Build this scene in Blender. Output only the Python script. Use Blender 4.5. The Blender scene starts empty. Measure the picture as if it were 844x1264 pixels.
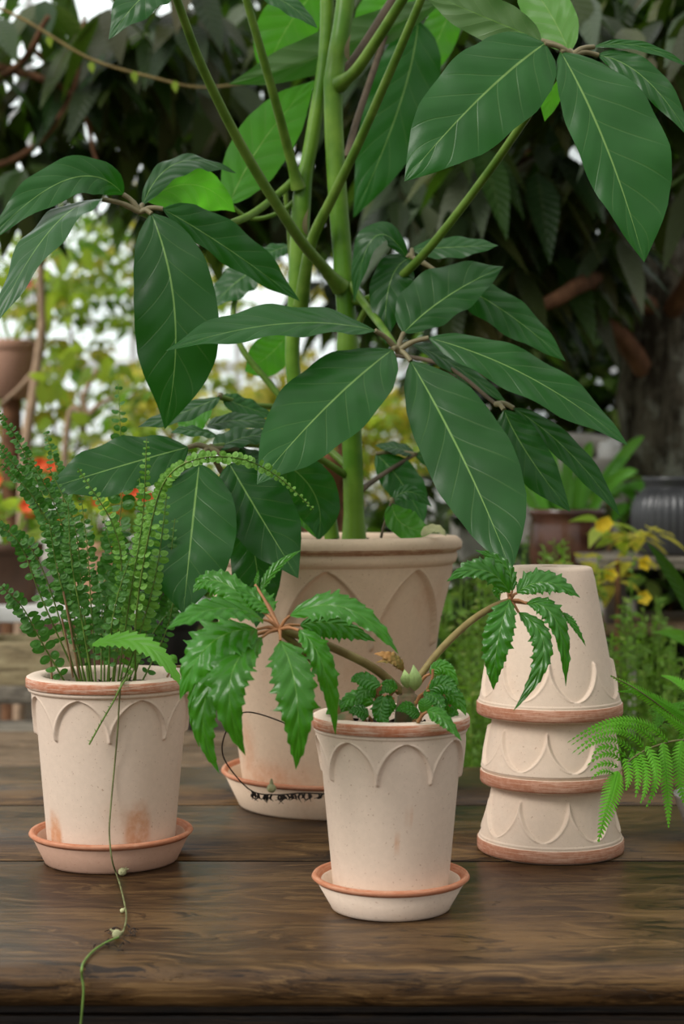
import bpy, bmesh, math, random
from mathutils import Vector, Matrix, noise
R = random.Random(7)
PI = math.pi
SC = bpy.context.scene
COL = SC.collection
F = 2000.0          # focal length in pixels of the 844x1264 frame
YH = 603.0          # horizon row
CZ = 1.177          # camera height
TZ = 0.78           # table top height
V3 = Vector

def P(px, py, d):
    return V3(((px - 422.0) / F * d, d, CZ + (YH - py) / F * d))
def PT(px, py, z=TZ):
    """point on the horizontal plane z seen at a pixel"""
    return P(px, py, (CZ - z) * F / (py - YH))
def lerp(a, b, t): return a + (b - a) * t
def sstep(a, b, x):
    t = max(0.0, min(1.0, (x - a) / (b - a))); return t * t * (3 - 2 * t)
def table(tab, t):
    for (a, x), (b, y) in zip(tab, tab[1:]):
        if t <= b:
            return lerp(x, y, (t - a) / (b - a) if b > a else 0)
    return tab[-1][1]
def smooth_path(pts, n=8):
    """Catmull-Rom through the points"""
    pts = [V3(p) for p in pts]
    if len(pts) < 3:
        return [pts[0].lerp(pts[-1], i / n) for i in range(n + 1)]
    q = [pts[0] * 2 - pts[1]] + pts + [pts[-1] * 2 - pts[-2]]
    out = []
    for i in range(1, len(q) - 2):
        for k in range(n):
            t = k / n
            a, b, c, d = q[i - 1], q[i], q[i + 1], q[i + 2]
            out.append(0.5 * ((2 * b) + (c - a) * t + (2 * a - 5 * b + 4 * c - d) * t * t + (3 * b - a - 3 * c + d) * t ** 3))
    out.append(pts[-1].copy())
    return out

# ------------------------------------------------------------------ meshes
class MB:
    def __init__(s): s.v = []; s.f = []; s.uv = []; s.mi = []; s.stain = None
    def add(s, vs, fs, uvs=None, mi=0):
        o = len(s.v); s.v += [tuple(x) for x in vs]
        for k, f in enumerate(fs):
            s.f.append(tuple(i + o for i in f)); s.mi.append(mi)
            s.uv.append([uvs[i] for i in f] if uvs else [(0, 0)] * len(f))
    def grid(s, rows, uvr=None, closed=False, mi=0, flip=False):
        nr, nc = len(rows), len(rows[0])
        vs = [p for r in rows for p in r]; fs = []
        for i in range(nr - 1):
            for j in range(nc if closed else nc - 1):
                a, b = i * nc + j, i * nc + (j + 1) % nc
                q = (a, b, b + nc, a + nc)
                fs.append(q[::-1] if flip else q)
        s.add(vs, fs, [u for r in uvr for u in r] if uvr else None, mi)
    def tube(s, path, rad, n=8, mi=0, cap=True):
        path = [V3(p) for p in path]; m = len(path)
        if not hasattr(rad, '__len__'): rad = [rad] * m
        t = (path[1] - path[0]).normalized()
        u = t.orthogonal().normalized(); rows = []
        for i, p in enumerate(path):
            t2 = (path[min(i + 1, m - 1)] - path[max(i - 1, 0)])
            t2 = t2.normalized() if t2.length > 1e-9 else t
            u = (u - t2 * u.dot(t2)); u = u.normalized() if u.length > 1e-6 else t2.orthogonal().normalized()
            w = t2.cross(u); t = t2
            rows.append([p + (u * math.cos(a) + w * math.sin(a)) * rad[min(i, len(rad) - 1)] for a in [2 * PI * k / n for k in range(n)]])
        uvr = [[(i / (m - 1), k / n) for k in range(n)] for i in range(m)]
        s.grid(rows, uvr, closed=True, mi=mi)
        if cap:
            for r, fl in ((rows[0], True), (rows[-1], False)):
                s.add(r, [tuple(range(n))[::-1] if fl else tuple(range(n))], None, mi)
    def box(s, lo, hi, mi=0):
        x0, y0, z0 = lo; x1, y1, z1 = hi
        s.add([(x0,y0,z0),(x1,y0,z0),(x1,y1,z0),(x0,y1,z0),(x0,y0,z1),(x1,y0,z1),(x1,y1,z1),(x0,y1,z1)],
              [(0,3,2,1),(4,5,6,7),(0,1,5,4),(1,2,6,5),(2,3,7,6),(3,0,4,7)], None, mi)
    def lathe(s, prof, n=96, c=(0, 0, 0), mi=0, fn=None):
        rows = []
        for (r, z) in prof:
            row = []
            for k in range(n):
                a = 2 * PI * k / n
                rr = r + (fn(a, z) if fn else 0)
                row.append((c[0] + rr * math.cos(a), c[1] + rr * math.sin(a), c[2] + z))
            rows.append(row)
        s.grid(rows, [[(k / n, i / max(1, len(prof) - 1)) for k in range(n)] for i in range(len(prof))], closed=True, mi=mi)
    def build(s, name, mat, parent=None, smooth=True, origin=None, bevel=None, local=False):
        me = bpy.data.meshes.new(name)
        o = origin if origin is not None else None
        vs = [(x - o[0], y - o[1], z - o[2]) for x, y, z in s.v] if o is not None else s.v
        me.from_pydata(vs, [], s.f)
        uvl = me.uv_layers.new(name='UVMap')
        flat = [c for f in s.uv for u in f for c in u]
        uvl.data.foreach_set('uv', flat)
        for m in (mat if isinstance(mat, (list, tuple)) else [mat]): me.materials.append(m)
        me.polygons.foreach_set('material_index', s.mi)
        if smooth: me.polygons.foreach_set('use_smooth', [True] * len(s.f))
        if s.stain is not None:
            at = me.attributes.new('stain', 'FLOAT', 'POINT'); at.data.foreach_set('value', s.stain)
        me.update()
        ob = bpy.data.objects.new(name, me); COL.objects.link(ob)
        if parent is not None:
            ob.parent = parent
            if local: pass
            elif o is None:   # geometry given in world space: undo the parent's transform
                ob.matrix_parent_inverse = wm(parent).inverted()
            else:
                ob.location = V3(o); ob.matrix_parent_inverse = wm(parent).inverted()
        elif o is not None: ob.location = V3(o)
        if bevel:
            b = ob.modifiers.new('bevel', 'BEVEL'); b.width = bevel; b.segments = 3; b.limit_method = 'ANGLE'
        return ob
def wm(o):
    m = o.matrix_basis.copy()
    if o.parent: m = wm(o.parent) @ o.matrix_parent_inverse @ m
    return m
def thing(name, label, cat, loc=(0, 0, 0), group=None, rot=None):
    o = bpy.data.objects.new(name, None); COL.objects.link(o); o.location = loc
    o.empty_display_size = 0.02
    if rot: o.rotation_euler = rot
    return tag(o, label, cat, group)
def tag(o, label, cat, group=None, kind=None):
    if label: o['label'] = label
    if cat: o['category'] = cat
    if group: o['group'] = group
    if kind: o['kind'] = kind
    return o

# ------------------------------------------------------------------ materials
class NT:
    def __init__(s, name):
        s.m = bpy.data.materials.new(name); s.m.use_nodes = True
        s.t = s.m.node_tree; s.t.nodes.clear()
        s.out = s.t.nodes.new('ShaderNodeOutputMaterial')
    def n(s, typ, **kw):
        nd = s.t.nodes.new(typ); ins = kw.pop('ins', {})
        for k, v in kw.items(): setattr(nd, k, v)
        for k, v in ins.items(): s.set(nd.inputs[k], v)
        return nd
    def set(s, sock, v):
        if isinstance(v, bpy.types.NodeSocket): s.t.links.new(v, sock)
        elif isinstance(v, (tuple, list)) and len(v) == 3 and sock.type == 'RGBA': sock.default_value = (*v, 1)
        else: sock.default_value = v
    def math(s, op, a, b=0.0, c=None, clamp=False):
        nd = s.n('ShaderNodeMath', operation=op, use_clamp=clamp); s.set(nd.inputs[0], a); s.set(nd.inputs[1], b)
        if c is not None: s.set(nd.inputs[2], c)
        return nd.outputs[0]
    def mix(s, f, a, b, blend='MIX'):
        nd = s.n('ShaderNodeMix', data_type='RGBA', blend_type=blend); s.set(nd.inputs[0], f); s.set(nd.inputs[6], a); s.set(nd.inputs[7], b)
        return nd.outputs[2]
    def rng(s, v, a, b, c=0.0, d=1.0, smooth=True):
        nd = s.n('ShaderNodeMapRange', interpolation_type='SMOOTHSTEP' if smooth else 'LINEAR')
        for i, x in enumerate((v, a, b, c, d)): s.set(nd.inputs[i], x)
        return nd.outputs[0]
    def noise(s, vec, scale, detail=4, rough=0.55, dist=0.0):
        nd = s.n('ShaderNodeTexNoise'); s.set(nd.inputs['Vector'], vec)
        for k, v in (('Scale', scale), ('Detail', detail), ('Roughness', rough), ('Distortion', dist)): nd.inputs[k].default_value = v
        return nd.outputs[0]
    def coord(s, kind='Object', scale=(1, 1, 1), loc=(0, 0, 0)):
        tc = s.n('ShaderNodeTexCoord'); mp = s.n('ShaderNodeMapping')
        s.t.links.new(tc.outputs[kind], mp.inputs[0]); mp.inputs['Scale'].default_value = scale; mp.inputs['Location'].default_value = loc
        return mp.outputs[0]
    def bump(s, h, strength=0.3, dist=0.002):
        nd = s.n('ShaderNodeBump'); s.set(nd.inputs['Height'], h); nd.inputs['Strength'].default_value = strength; nd.inputs['Distance'].default_value = dist
        return nd.outputs[0]
    def bsdf(s, col, rough=0.6, normal=None, spec=0.5, **kw):
        nd = s.n('ShaderNodeBsdfPrincipled'); s.set(nd.inputs['Base Color'], col); s.set(nd.inputs['Roughness'], rough)
        s.set(nd.inputs['Specular IOR Level'], spec)
        if normal is not None: s.set(nd.inputs['Normal'], normal)
        for k, v in kw.items(): s.set(nd.inputs[k.replace('_', ' ')], v)
        return nd.outputs[0]
    def done(s, sh):
        s.t.links.new(sh, s.out.inputs[0]); return s.m

def srgb(r, g, b):
    f = lambda c: (c / 255 / 12.92) if c <= 10 else ((c / 255 + 0.055) / 1.055) ** 2.4
    return (f(r), f(g), f(b))

def mat_leaf(name, top, under, vein, trans, tr=0.25, rough=0.38, spec=0.45, nv=7.0, slope=1.5, midw=0.034, svs=0.12, bump=0.25, var=0.25, mott=0.35, alt=None):
    s = NT(name)
    uv = s.n('ShaderNodeUVMap', uv_map='UVMap'); sp = s.n('ShaderNodeSeparateXYZ'); s.t.links.new(uv.outputs[0], sp.inputs[0])
    u, v = sp.outputs[0], sp.outputs[1]
    av = s.math('MULTIPLY', s.math('ABSOLUTE', s.math('SUBTRACT', v, 0.5)), 2.0)
    mw = s.math('MULTIPLY_ADD', u, -midw * 0.75, midw)
    mid = s.rng(av, mw, s.math('MULTIPLY', mw, 0.35), 0, 1)
    sgn = s.math('MULTIPLY', s.math('GREATER_THAN', v, 0.5), 0.37)
    ph = s.math('ADD', s.math('SUBTRACT', s.math('MULTIPLY', u, nv), s.math('MULTIPLY', s.math('POWER', av, 0.8), slope)), sgn)
    fr = s.math('FRACT', ph)
    dist = s.math('ABSOLUTE', s.math('SUBTRACT', fr, 0.5))
    sv = s.rng(dist, 0.05, 0.01, 0, 1)
    sv = s.math('MULTIPLY', sv, s.rng(av, 1.0, 0.55, 0.1, 1))
    oi = s.n('ShaderNodeObjectInfo')
    ns = s.noise(s.coord('Object'), 22, 3)
    ns2 = s.noise(s.coord('Object'), 260, 2)
    shade = s.math('MULTIPLY_ADD', ns, mott * 2, 1 - mott)
    shade = s.math('MULTIPLY', shade, s.math('MULTIPLY_ADD', oi.outputs['Random'], var * 2, 1 - var))
    ct = s.mix(1.0, top, s.n('ShaderNodeCombineColor', ins={0: shade, 1: shade, 2: shade}).outputs[0], 'MULTIPLY')
    if alt is not None:
        at = s.n('ShaderNodeAttribute', attribute_name='stain'); ct = s.mix(at.outputs['Fac'], ct, alt)
    ct = s.mix(s.math('MAXIMUM', mid, s.math('MULTIPLY', sv, svs)), ct, vein)
    cu = s.mix(s.math('MAXIMUM', mid, s.math('MULTIPLY', sv, svs)), under, vein)
    geo = s.n('ShaderNodeNewGeometry')
    col = s.mix(geo.outputs['Backfacing'], ct, cu)
    h = s.math('ADD', s.math('SUBTRACT', s.math('MULTIPLY', ns2, 0.12), s.math('MULTIPLY', sv, 0.7)), s.math('MULTIPLY', s.rng(dist, 0.5, 0.0), -0.9))
    nrm = s.bump(h, bump, 0.003)
    rg = s.math('MULTIPLY_ADD', ns, 0.15, rough - 0.07)
    b = s.bsdf(col, rg, nrm, spec)
    tl = s.n('ShaderNodeBsdfTranslucent', ins={0: s.mix(s.math('MULTIPLY', s.math('MAXIMUM', mid, sv), 0.3), trans, vein)})
    mx = s.n('ShaderNodeMixShader', ins={0: tr}); s.t.links.new(b, mx.inputs[1]); s.t.links.new(tl.outputs[0], mx.inputs[2])
    return s.done(mx.outputs[0])

def mat_clay(name, base, warm, amount=0.5, seed=0.0, band=False):
    s = NT(name)
    co = s.coord('Object', loc=(seed, seed * 0.7, 0))
    big = s.noise(co, 9, 4, 0.6); fine = s.noise(co, 160, 3, 0.6); specks = s.noise(co, 420, 1)
    st = s.noise(s.coord('Object', (11, 11, 260), (seed, 0, 0)), 2.6, 6, 0.75)
    if band:
        f = s.rng(s.math('MULTIPLY_ADD', st, 0.75, s.math('MULTIPLY', big, 0.25)), 0.40, 0.53, 0, amount)
    else:
        f = s.math('MULTIPLY', s.rng(big, 0.55, 0.78), amount)
    at = s.n('ShaderNodeAttribute', attribute_name='stain')
    f = s.math('MAXIMUM', f, s.math('MULTIPLY', at.outputs['Fac'], s.rng(s.noise(co, 45, 4), 0.3, 0.6, 0.35, 1.0)), clamp=True)
    c = s.mix(f, base, warm)
    c = s.mix(s.rng(fine, 0.35, 0.7, 0.0, 0.22), c, tuple(min(1, x * 1.18 + .02) for x in base))
    c = s.mix(s.rng(s.noise(co, 3.5, 3), 0.45, 0.8, 0, 0.35), c, tuple(x * y for x, y in zip(base, (0.93, 0.82, 0.70))))
    c = s.mix(s.rng(specks, 0.70, 0.76, 0, 0.5), c, tuple(x * 0.55 for x in warm))
    h = s.math('ADD', s.math('MULTIPLY', fine, 0.5), s.math('MULTIPLY', specks, 0.3))
    if band: h = s.math('ADD', h, s.math('MULTIPLY', st, 0.8))
    return s.done(s.bsdf(c, 0.85, s.bump(h, 0.25, 0.0012), 0.25))

def mat_plain(name, col, rough=0.6, var=0.2, scale=20, spec=0.4, bump=0.2, metallic=0.0, col2=None):
    s = NT(name); co = s.coord('Object'); nz = s.noise(co, scale, 4)
    c = s.mix(s.rng(nz, 0.3, 0.7), tuple(x * (1 - var) for x in col), col2 or tuple(min(1, x * (1 + var)) for x in col))
    return s.done(s.bsdf(c, rough, s.bump(s.noise(co, scale * 6, 3), bump, 0.002), spec, Metallic=metallic))

def mat_wood(name, dark, mid, light, rough=0.36, seed=0.0, spec=0.5):
    s = NT(name)
    warp = s.noise(s.coord('Object', (1.8, 5, 5), (seed, 0, 0)), 1.5, 3)
    def warped(sx, sy, k, sz=None):
        vx = s.n('ShaderNodeVectorMath', operation='ADD'); s.t.links.new(s.coord('Object', (sx, sy, sz or sy), (seed, seed, 0)), vx.inputs[0])
        cm = s.n('ShaderNodeCombineXYZ', ins={1: s.math('MULTIPLY', warp, k), 2: s.math('MULTIPLY', warp, k * .5)}); s.t.links.new(cm.outputs[0], vx.inputs[1]); return vx.outputs[0]
    g1 = s.noise(warped(1.1, 7, 4, 16), 2.6, 7, 0.66)      # broad figure
    g2 = s.noise(warped(2.4, 30, 11, 80), 2.0, 6, 0.74)     # fine grain
    g3 = s.noise(s.coord('Object', (5, 95, 200), (seed, 2, 0)), 2.0, 4, 0.75)
    patch = s.noise(s.coord('Object', (2.0, 4.5, 4.5)), 2.2, 5, 0.6)
    scr = s.noise(s.coord('Object', (12, 26, 40), (3, 1, 0)), 2.0, 7, 0.78, 1.2)
    c = s.mix(s.rng(g1, 0.38, 0.58), dark, mid)
    c = s.mix(s.rng(g2, 0.50, 0.64, 0, 0.9), c, light)
    c = s.mix(s.rng(patch, 0.47, 0.66, 0, 0.6), c, light)
    c = s.mix(s.rng(g2, 0.46, 0.37, 0, 0.95), c, tuple(x * .5 for x in dark))
    c = s.mix(s.rng(g3, 0.45, 0.36, 0, 0.8), c, tuple(x * .5 for x in dark))
    kn = s.n('ShaderNodeTexVoronoi', feature='F1'); s.set(kn.inputs['Vector'], s.coord('Object', (2.6, 7.5, 7.5), (0.37 + seed, .11, 0))); kn.inputs['Scale'].default_value = 1.3
    c = s.mix(s.rng(s.math('ADD', kn.outputs['Distance'], s.math('MULTIPLY', g1, 0.16)), 0.19, 0.11, 0, 0.85), c, tuple(x * 0.3 for x in dark))
    c = s.mix(s.rng(scr, 0.635, 0.68, 0, 0.85), c, tuple(x * 0.35 for x in dark))
    h = s.math('ADD', s.math('MULTIPLY_ADD', g2, 0.7, s.math('MULTIPLY', g3, .4)), s.math('MULTIPLY', s.rng(scr, 0.63, 0.70), -0.9))
    rr = s.math('ADD', s.math('MULTIPLY', patch, 0.25), s.math('MULTIPLY_ADD', g2, 0.3, rough - 0.25))
    return s.done(s.bsdf(c, rr, s.bump(h, 0.55, 0.002), spec))

# ------------------------------------------------------------------ leaves
PROF_OVAL = [(0, .03), (.04, .30), (.1, .55), (.2, .80), (.32, .95), (.45, 1), (.58, .97), (.70, .84), (.8, .63), (.88, .40), (.94, .2), (.98, .07), (1, 0)]
PROF_LANCE = [(0, .04), (.06, .35), (.15, .68), (.28, .92), (.4, 1), (.52, .94), (.65, .76), (.78, .5), (.88, .27), (.95, .1), (1, 0)]
def bez(a, m, b, t):
    c = m * 2 - (a + b) * 0.5     # the curve passes through m at t = .5
    return a * (1 - t) ** 2 + c * 2 * t * (1 - t) + b * t * t
def leaf_into(mb, a, m, b, wr, wl, n0, prof=PROF_OVAL, fold=0.12, curl=-0.10, wave=0.0, nwave=5, nu=22, nv=5, ragged=None, seed=0, quilt=0.0, apparent=True, tip_twist=0.0):
    """one leaf blade; wr / wl are half widths (m) on the traveller's right / left as the camera sees it"""
    big_ = max(wr, wl); wave = math.copysign(min(abs(wave), .11 * big_), wave); quilt = min(quilt, .06 * big_)
    rows, uvr = [], []
    for i in range(nu + 1):
        t = i / nu
        p = bez(a, m, b, t)
        tg = (bez(a, m, b, min(1, t + .02)) - bez(a, m, b, max(0, t - .02))).normalized()
        n = n0.lerp(n0, t); n = (n - tg * n.dot(tg))
        n = n.normalized() if n.length > 1e-5 else tg.orthogonal().normalized()
        s_ = tg.cross(n).normalized()
        if tip_twist:
            q = Matrix.Rotation(tip_twist * t, 3, tg); n = q @ n; s_ = q @ s_
        k = 1.0
        if apparent:
            k = 1.0 / max(0.4, math.sqrt(max(0.0, 1 - s_.y ** 2)))
        w = table(prof, t); row, ur = [], []
        for j in range(-nv, nv + 1):
            v = j / nv; av = abs(v)
            hw = (wr if v > 0 else wl) * w * k
            vv = v
            if ragged and av > 0.55:
                rg = ragged(t, 1 if v > 0 else -1)
                hw *= 1 + (rg - 1) * (av - 0.55) / 0.45
            base = max(wr, wl)
            off = fold * av * hw + curl * av * av * hw
            if wave: off += wave * av ** 1.5 * math.sin(2 * PI * (nwave * t + (0.3 if v > 0 else 0)) + seed) * min(1, 4 * t) * min(1, 6 * (1 - t))
            if quilt: off += quilt * math.sin(PI * min(1, av * 1.15)) * math.sin(2 * PI * (nwave * (t - 0.16 * av)) + seed) * min(1, 5 * t) * (1 - t)
            row.append(p + s_ * (v * hw) + n * off); ur.append((t, 0.5 + v * 0.5))
        rows.append(row); uvr.append(ur)
    mb.grid(rows, uvr)
CAMN = V3((0.0, -1.0, 0.25)).normalized()
def nrm(x, y, z): return V3((x, y, z)).normalized()
# ------------------------------------------------------------------ material set
M = {}
M['clay'] = mat_clay('clay_rose', srgb(226, 204, 184), srgb(206, 146, 104), 0.22, 0.3)
M['clay_big'] = mat_clay('clay_aged', srgb(216, 190, 164), srgb(200, 140, 102), 0.35, 1.7)
M['rim'] = mat_clay('clay_rim', srgb(222, 190, 168), srgb(188, 112, 76), 0.95, 0.9, band=True)
M['rim_big'] = mat_clay('clay_rim_aged', srgb(206, 180, 150), srgb(150, 100, 72), 0.8, 2.9, band=True)
M['rim_stack'] = mat_clay('clay_rim_worn', srgb(206, 166, 144), srgb(164, 104, 76), 0.95, 4.9, band=True)
M['saucer_orange'] = mat_clay('clay_orange', srgb(186, 148, 126), srgb(196, 128, 92), 0.35, 2.2)
M['saucer_edge'] = mat_clay('clay_edge', srgb(206, 152, 122), srgb(188, 116, 82), 0.85, 5.2, band=True)
M['soil'] = mat_plain('soil', (0.028, 0.017, 0.011), 0.95, 0.6, 90, 0.1, 0.8)
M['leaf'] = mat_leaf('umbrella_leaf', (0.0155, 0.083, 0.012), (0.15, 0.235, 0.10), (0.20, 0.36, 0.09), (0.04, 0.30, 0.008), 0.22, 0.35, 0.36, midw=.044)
M['leaf_lit'] = mat_leaf('umbrella_leaf_backlit', (0.05, 0.20, 0.02), (0.13, 0.30, 0.06), (0.28, 0.46, 0.11), (0.16, 0.62, 0.03), 0.5, 0.4, 0.4)  # lighter copy of the umbrella leaf, with backlight put into its colours
M['petiole'] = mat_plain('leaf_stalk', (0.085, 0.19, 0.014), 0.42, 0.2, 30, 0.3, 0.1, col2=(0.15, 0.25, 0.035))
M['stem'] = mat_plain('green_stem', (0.085, 0.235, 0.010), 0.36, 0.25, 14, 0.3, 0.15, col2=(0.17, 0.31, 0.03))
M['twig'] = mat_plain('brown_stalk', (0.12, 0.085, 0.05), 0.6, 0.3, 40)
M['petiolule'] = mat_plain('pinkish_stalk', (0.20, 0.17, 0.085), 0.5, 0.2, 40)
M['beg'] = mat_leaf('begonia_leaf', (0.042, 0.205, 0.010), (0.11, 0.25, 0.03), (0.15, 0.36, 0.05), (0.14, 0.52, 0.012), 0.28, 0.28, 0.45, nv=6.5, slope=1.6, midw=0.04, svs=0.2, bump=0.4, var=0.15)
M['beg_dark'] = mat_leaf('begonia_leaf_glossy', (0.03, 0.16, 0.008), (0.09, 0.22, 0.03), (0.12, 0.30, 0.04), (0.10, 0.42, 0.01), 0.24, 0.25, 0.5, nv=7, slope=1.6, midw=0.05, svs=0.2, bump=0.4, var=0.15)
M['beg_stalk'] = mat_plain('begonia_stalk', (0.25, 0.17, 0.06), 0.5, 0.25, 30, 0.25, col2=(0.31, 0.25, 0.09))
M['beg_red'] = mat_plain('begonia_red_stalk', (0.36, 0.165, 0.07), 0.5, 0.2, 30, 0.25)
M['bud'] = mat_plain('begonia_bud', (0.36, 0.50, 0.17), 0.5, 0.2, 60)
M['rhizome'] = mat_plain('begonia_rhizome', (0.22, 0.27, 0.11), 0.65, 0.4, 60, col2=(0.30, 0.17, 0.10))
M['fern'] = mat_leaf('button_fern', (0.022, 0.12, 0.012), (0.07, 0.19, 0.03), (0.06, 0.2, 0.04), (0.06, 0.32, 0.02), 0.25, 0.42, 0.3, svs=0.05, midw=0.0, var=0.2)
M['fern_new'] = mat_leaf('button_fern_new', (0.085, 0.27, 0.02), (0.16, 0.35, 0.05), (0.2, 0.4, 0.1), (0.16, 0.5, 0.03), 0.25, 0.45, 0.3, svs=0.05, midw=0.0, var=0.15)
M['fern_stalk'] = mat_plain('fern_stalk', (0.12, 0.20, 0.035), 0.6, 0.3, 40, 0.2)
M['fern_dry'] = mat_plain('fern_dry_stalk', (0.30, 0.18, 0.09), 0.7, 0.3, 40)
M['lace'] = mat_leaf('lace_fern', (0.12, 0.40, 0.02), (0.15, 0.40, 0.04), (0.22, 0.46, 0.06), (0.22, 0.7, 0.03), 0.35, 0.5, 0.25, svs=0.2, midw=0.08, var=0.1)
M['lace_stalk'] = mat_plain('lace_stalk', (0.16, 0.15, 0.05), 0.6, 0.3, 40)
M['runner'] = mat_plain('runner', (0.16, 0.15, 0.055), 0.7, 0.35, 60, col2=(0.21, 0.235, 0.09))
M['runner_green'] = mat_plain('runner_green', (0.15, 0.25, 0.05), 0.6, 0.25, 60)
M['runner_dark'] = mat_plain('runner_dark', (0.022, 0.014, 0.01), 0.8, 0.35, 60)
M['knot'] = mat_plain('runner_knot', (0.42, 0.42, 0.22), 0.8, 0.35, 90)
M['wood'] = mat_wood('table_wood', (0.028, 0.013, 0.0045), (0.088, 0.044, 0.0145), (0.185, 0.103, 0.038), 0.34, 0.0, 0.34)
M['joint'] = mat_plain('dark_joint_shade', (0.006, 0.004, 0.003), 0.9, 0.3, 30, 0.1)  # near-black seam edges: shade of the plank gaps put into the colour
M['wood_dark'] = mat_wood('apron_wood', (0.012, 0.006, 0.003), (0.035, 0.018, 0.009), (0.06, 0.034, 0.016), 0.5, 3.0)
M['curl'] = mat_plain('curled_new_leaf', (0.24, 0.24, 0.05), 0.6, 0.3, 60, 0.3, 0.3, col2=(0.42, 0.20, 0.06))
M['dead'] = mat_plain('dry_leaf', (0.36, 0.36, 0.18), 0.8, 0.3, 40)

# ------------------------------------------------------------------ pots
def arch_w(s, p): return (1 - (1 - s) ** 2) ** p
def pot_meshes(root, h, rb, rt, rr, rh, gap, ah, amp, phase, p, wall, mclay, mrim, stains=(), big=False, parent=None, nth=400):
    """clay pot in local space: body (raised gothic arches) with a rim; returns the body object"""
    zt = h - rh
    half = PI / 8
    def body_r(z): return lerp(rb, rt, z / zt)
    def relief(a, z):
        if z > zt: return amp
        s = (zt - gap - z) / ah
        q = ((a - phase) / half + 1) % 2 - 1
        q = abs(q)
        if s <= 0:
            return amp
        if s >= 1.08: return 0.0
        w = arch_w(min(1, s), p) * (0.90 + 0.06 * min(1, s))
        px = (q - w) * half * body_r(z)          # signed distance-ish in metres
        top = gap and (s * ah)
        e = sstep(-0.0008, 0.0014, px)
        endf = 1 - sstep(0.96, 1.04, s)
        # rounded raised bead that outlines the arch
        bead = math.exp(-((px - 0.0016) / 0.0017) ** 2) * (0.28 if not big else 0.2)
        fade = 1 - 0.55 * sstep(0.0, 1.0, s) * sstep(0.006, 0.02, px)
        return amp * (e * fade + bead) * endf
    prof = [(rb * 0.2, 0.0), (rb - 0.004, 0.0), (rb - 0.0012, 0.0012), (rb, 0.004)]
    z0 = zt - gap - ah * 1.1
    for i in range(1, 9): prof.append((body_r(lerp(0.004, z0, i / 9)), lerp(0.004, z0, i / 9)))
    nz = 84
    for i in range(nz + 1):
        z = lerp(z0, zt, i / nz); prof.append((body_r(z), z))
    mb = MB()
    mb.lathe(prof, nth, fn=lambda a, z: relief(a, z) if z >= z0 - 1e-6 else 0.0)
    ri_t, ri_b = rt - wall, rb - wall
    mb.lathe([(rt + amp, zt), (rt, zt + rh * .4), (ri_t + .001, zt + rh * .4), (ri_t, zt), (lerp(ri_b, ri_t, .4), zt * .4), (ri_b, wall + .004), (ri_b - .004, wall), (rb * 0.2, wall)], nth)
    # drain hole edge joins the two bottoms
    mb.lathe([(rb * 0.2, wall), (rb * 0.2, 0.0)], nth)
    if stains:
        st = []
        for x, y, z in mb.v:
            v = 0.0
            if z < zt:
                a = math.degrees(math.atan2(y, x)) + 90
                for (sa, sz, ra, rz, k) in stains:
                    d = math.hypot(((a - sa + 180) % 360 - 180) / ra, (z - sz) / rz)
                    v = max(v, k * (1 - sstep(0.55, 1.0, d)))
            st.append(v)
        mb.stain = st
    body = mb.build('pot' if parent is not None else 'body', mclay, parent or root, local=True)
    rm = MB()
    ri = ri_t
    if big:
        g = h - rh
        prof = [(rt + amp, g - .001), (rr - .011, g), (rr - .008, g + .002), (rr - .0065, g + .006), (rr - .006, g + rh * .36), (rr - .0075, g + rh * .42), (rr - .0065, g + rh * .47), (rr - .0015, g + rh * .53),
                (rr, g + rh * .62), (rr + .0003, g + rh * .78), (rr - .0015, h - .004), (rr - .006, h), (ri + .006, h), (ri + .001, h - .003), (ri, h - .008), (ri, g - .004)]
    else:
        g = h - rh
        prof = [(rt + amp - .0005, g - .0015), (rr - .0045, g - .001), (rr - .0025, g + .0006), (rr - .0018, g + .0025), (rr - .0028, g + .0038), (rr - .0008, g + .0042), (rr, g + .0048), (rr + .0002, h - .0035),
                (rr - .0008, h - .0014), (rr - .0035, h), (ri + .004, h), (ri + .001, h - .002), (ri - .0005, h - .006), (ri - .0005, g - .004)]
    rm.lathe(prof, 200)
    if not big:
        for q in range(len(prof) - 1):
            if q not in (5, 6, 7): rm.mi[q * 200:(q + 1) * 200] = [1] * 200
    if big:
        for q in range(len(prof) - 1):
            if q not in (5, 6, 7): rm.mi[q * 200:(q + 1) * 200] = [1] * 200
    rm.build('rim', [mrim, mclay], body if parent is not None else root, local=True)
    return body
def saucer(name, label, loc, rb, rt, h, mat, medge, group=None):
    mb = MB(); w = 0.007
    ro = MB()
    e = .006
    re = lerp(rb, rt - .0008, (h - e) / h)
    mb.lathe([(0.0005, 0), (rb - .003, 0), (rb - .0008, .0008), (rb, .003), (re, h - e), (re - w, h - e + .001), (lerp(rb, rt, .35) - w - .001, h * .38), (rb - w - .004, w + .001), (rb - w - .01, w), (0.0005, w)], 160)
    ob = mb.build(name, mat, origin=(0, 0, 0)); ob.location = loc
    tag(ob, label, 'saucer', group)
    ro.lathe([(re - w - .0003, h - e), (re + .0004, h - e - .0004), (rt + .0005, h - .003), (rt - .001, h - .0005), (rt - .003, h), (rt - w + .002, h - .0006), (rt - w - .0005, h - .004), (re - w - .0006, h - e - .003)], 160)
    ro.build('edge', medge, ob, local=True)
    return ob
def on_table(px, py_base, H=0.0):
    return PT(px, py_base, TZ + H)
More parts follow.
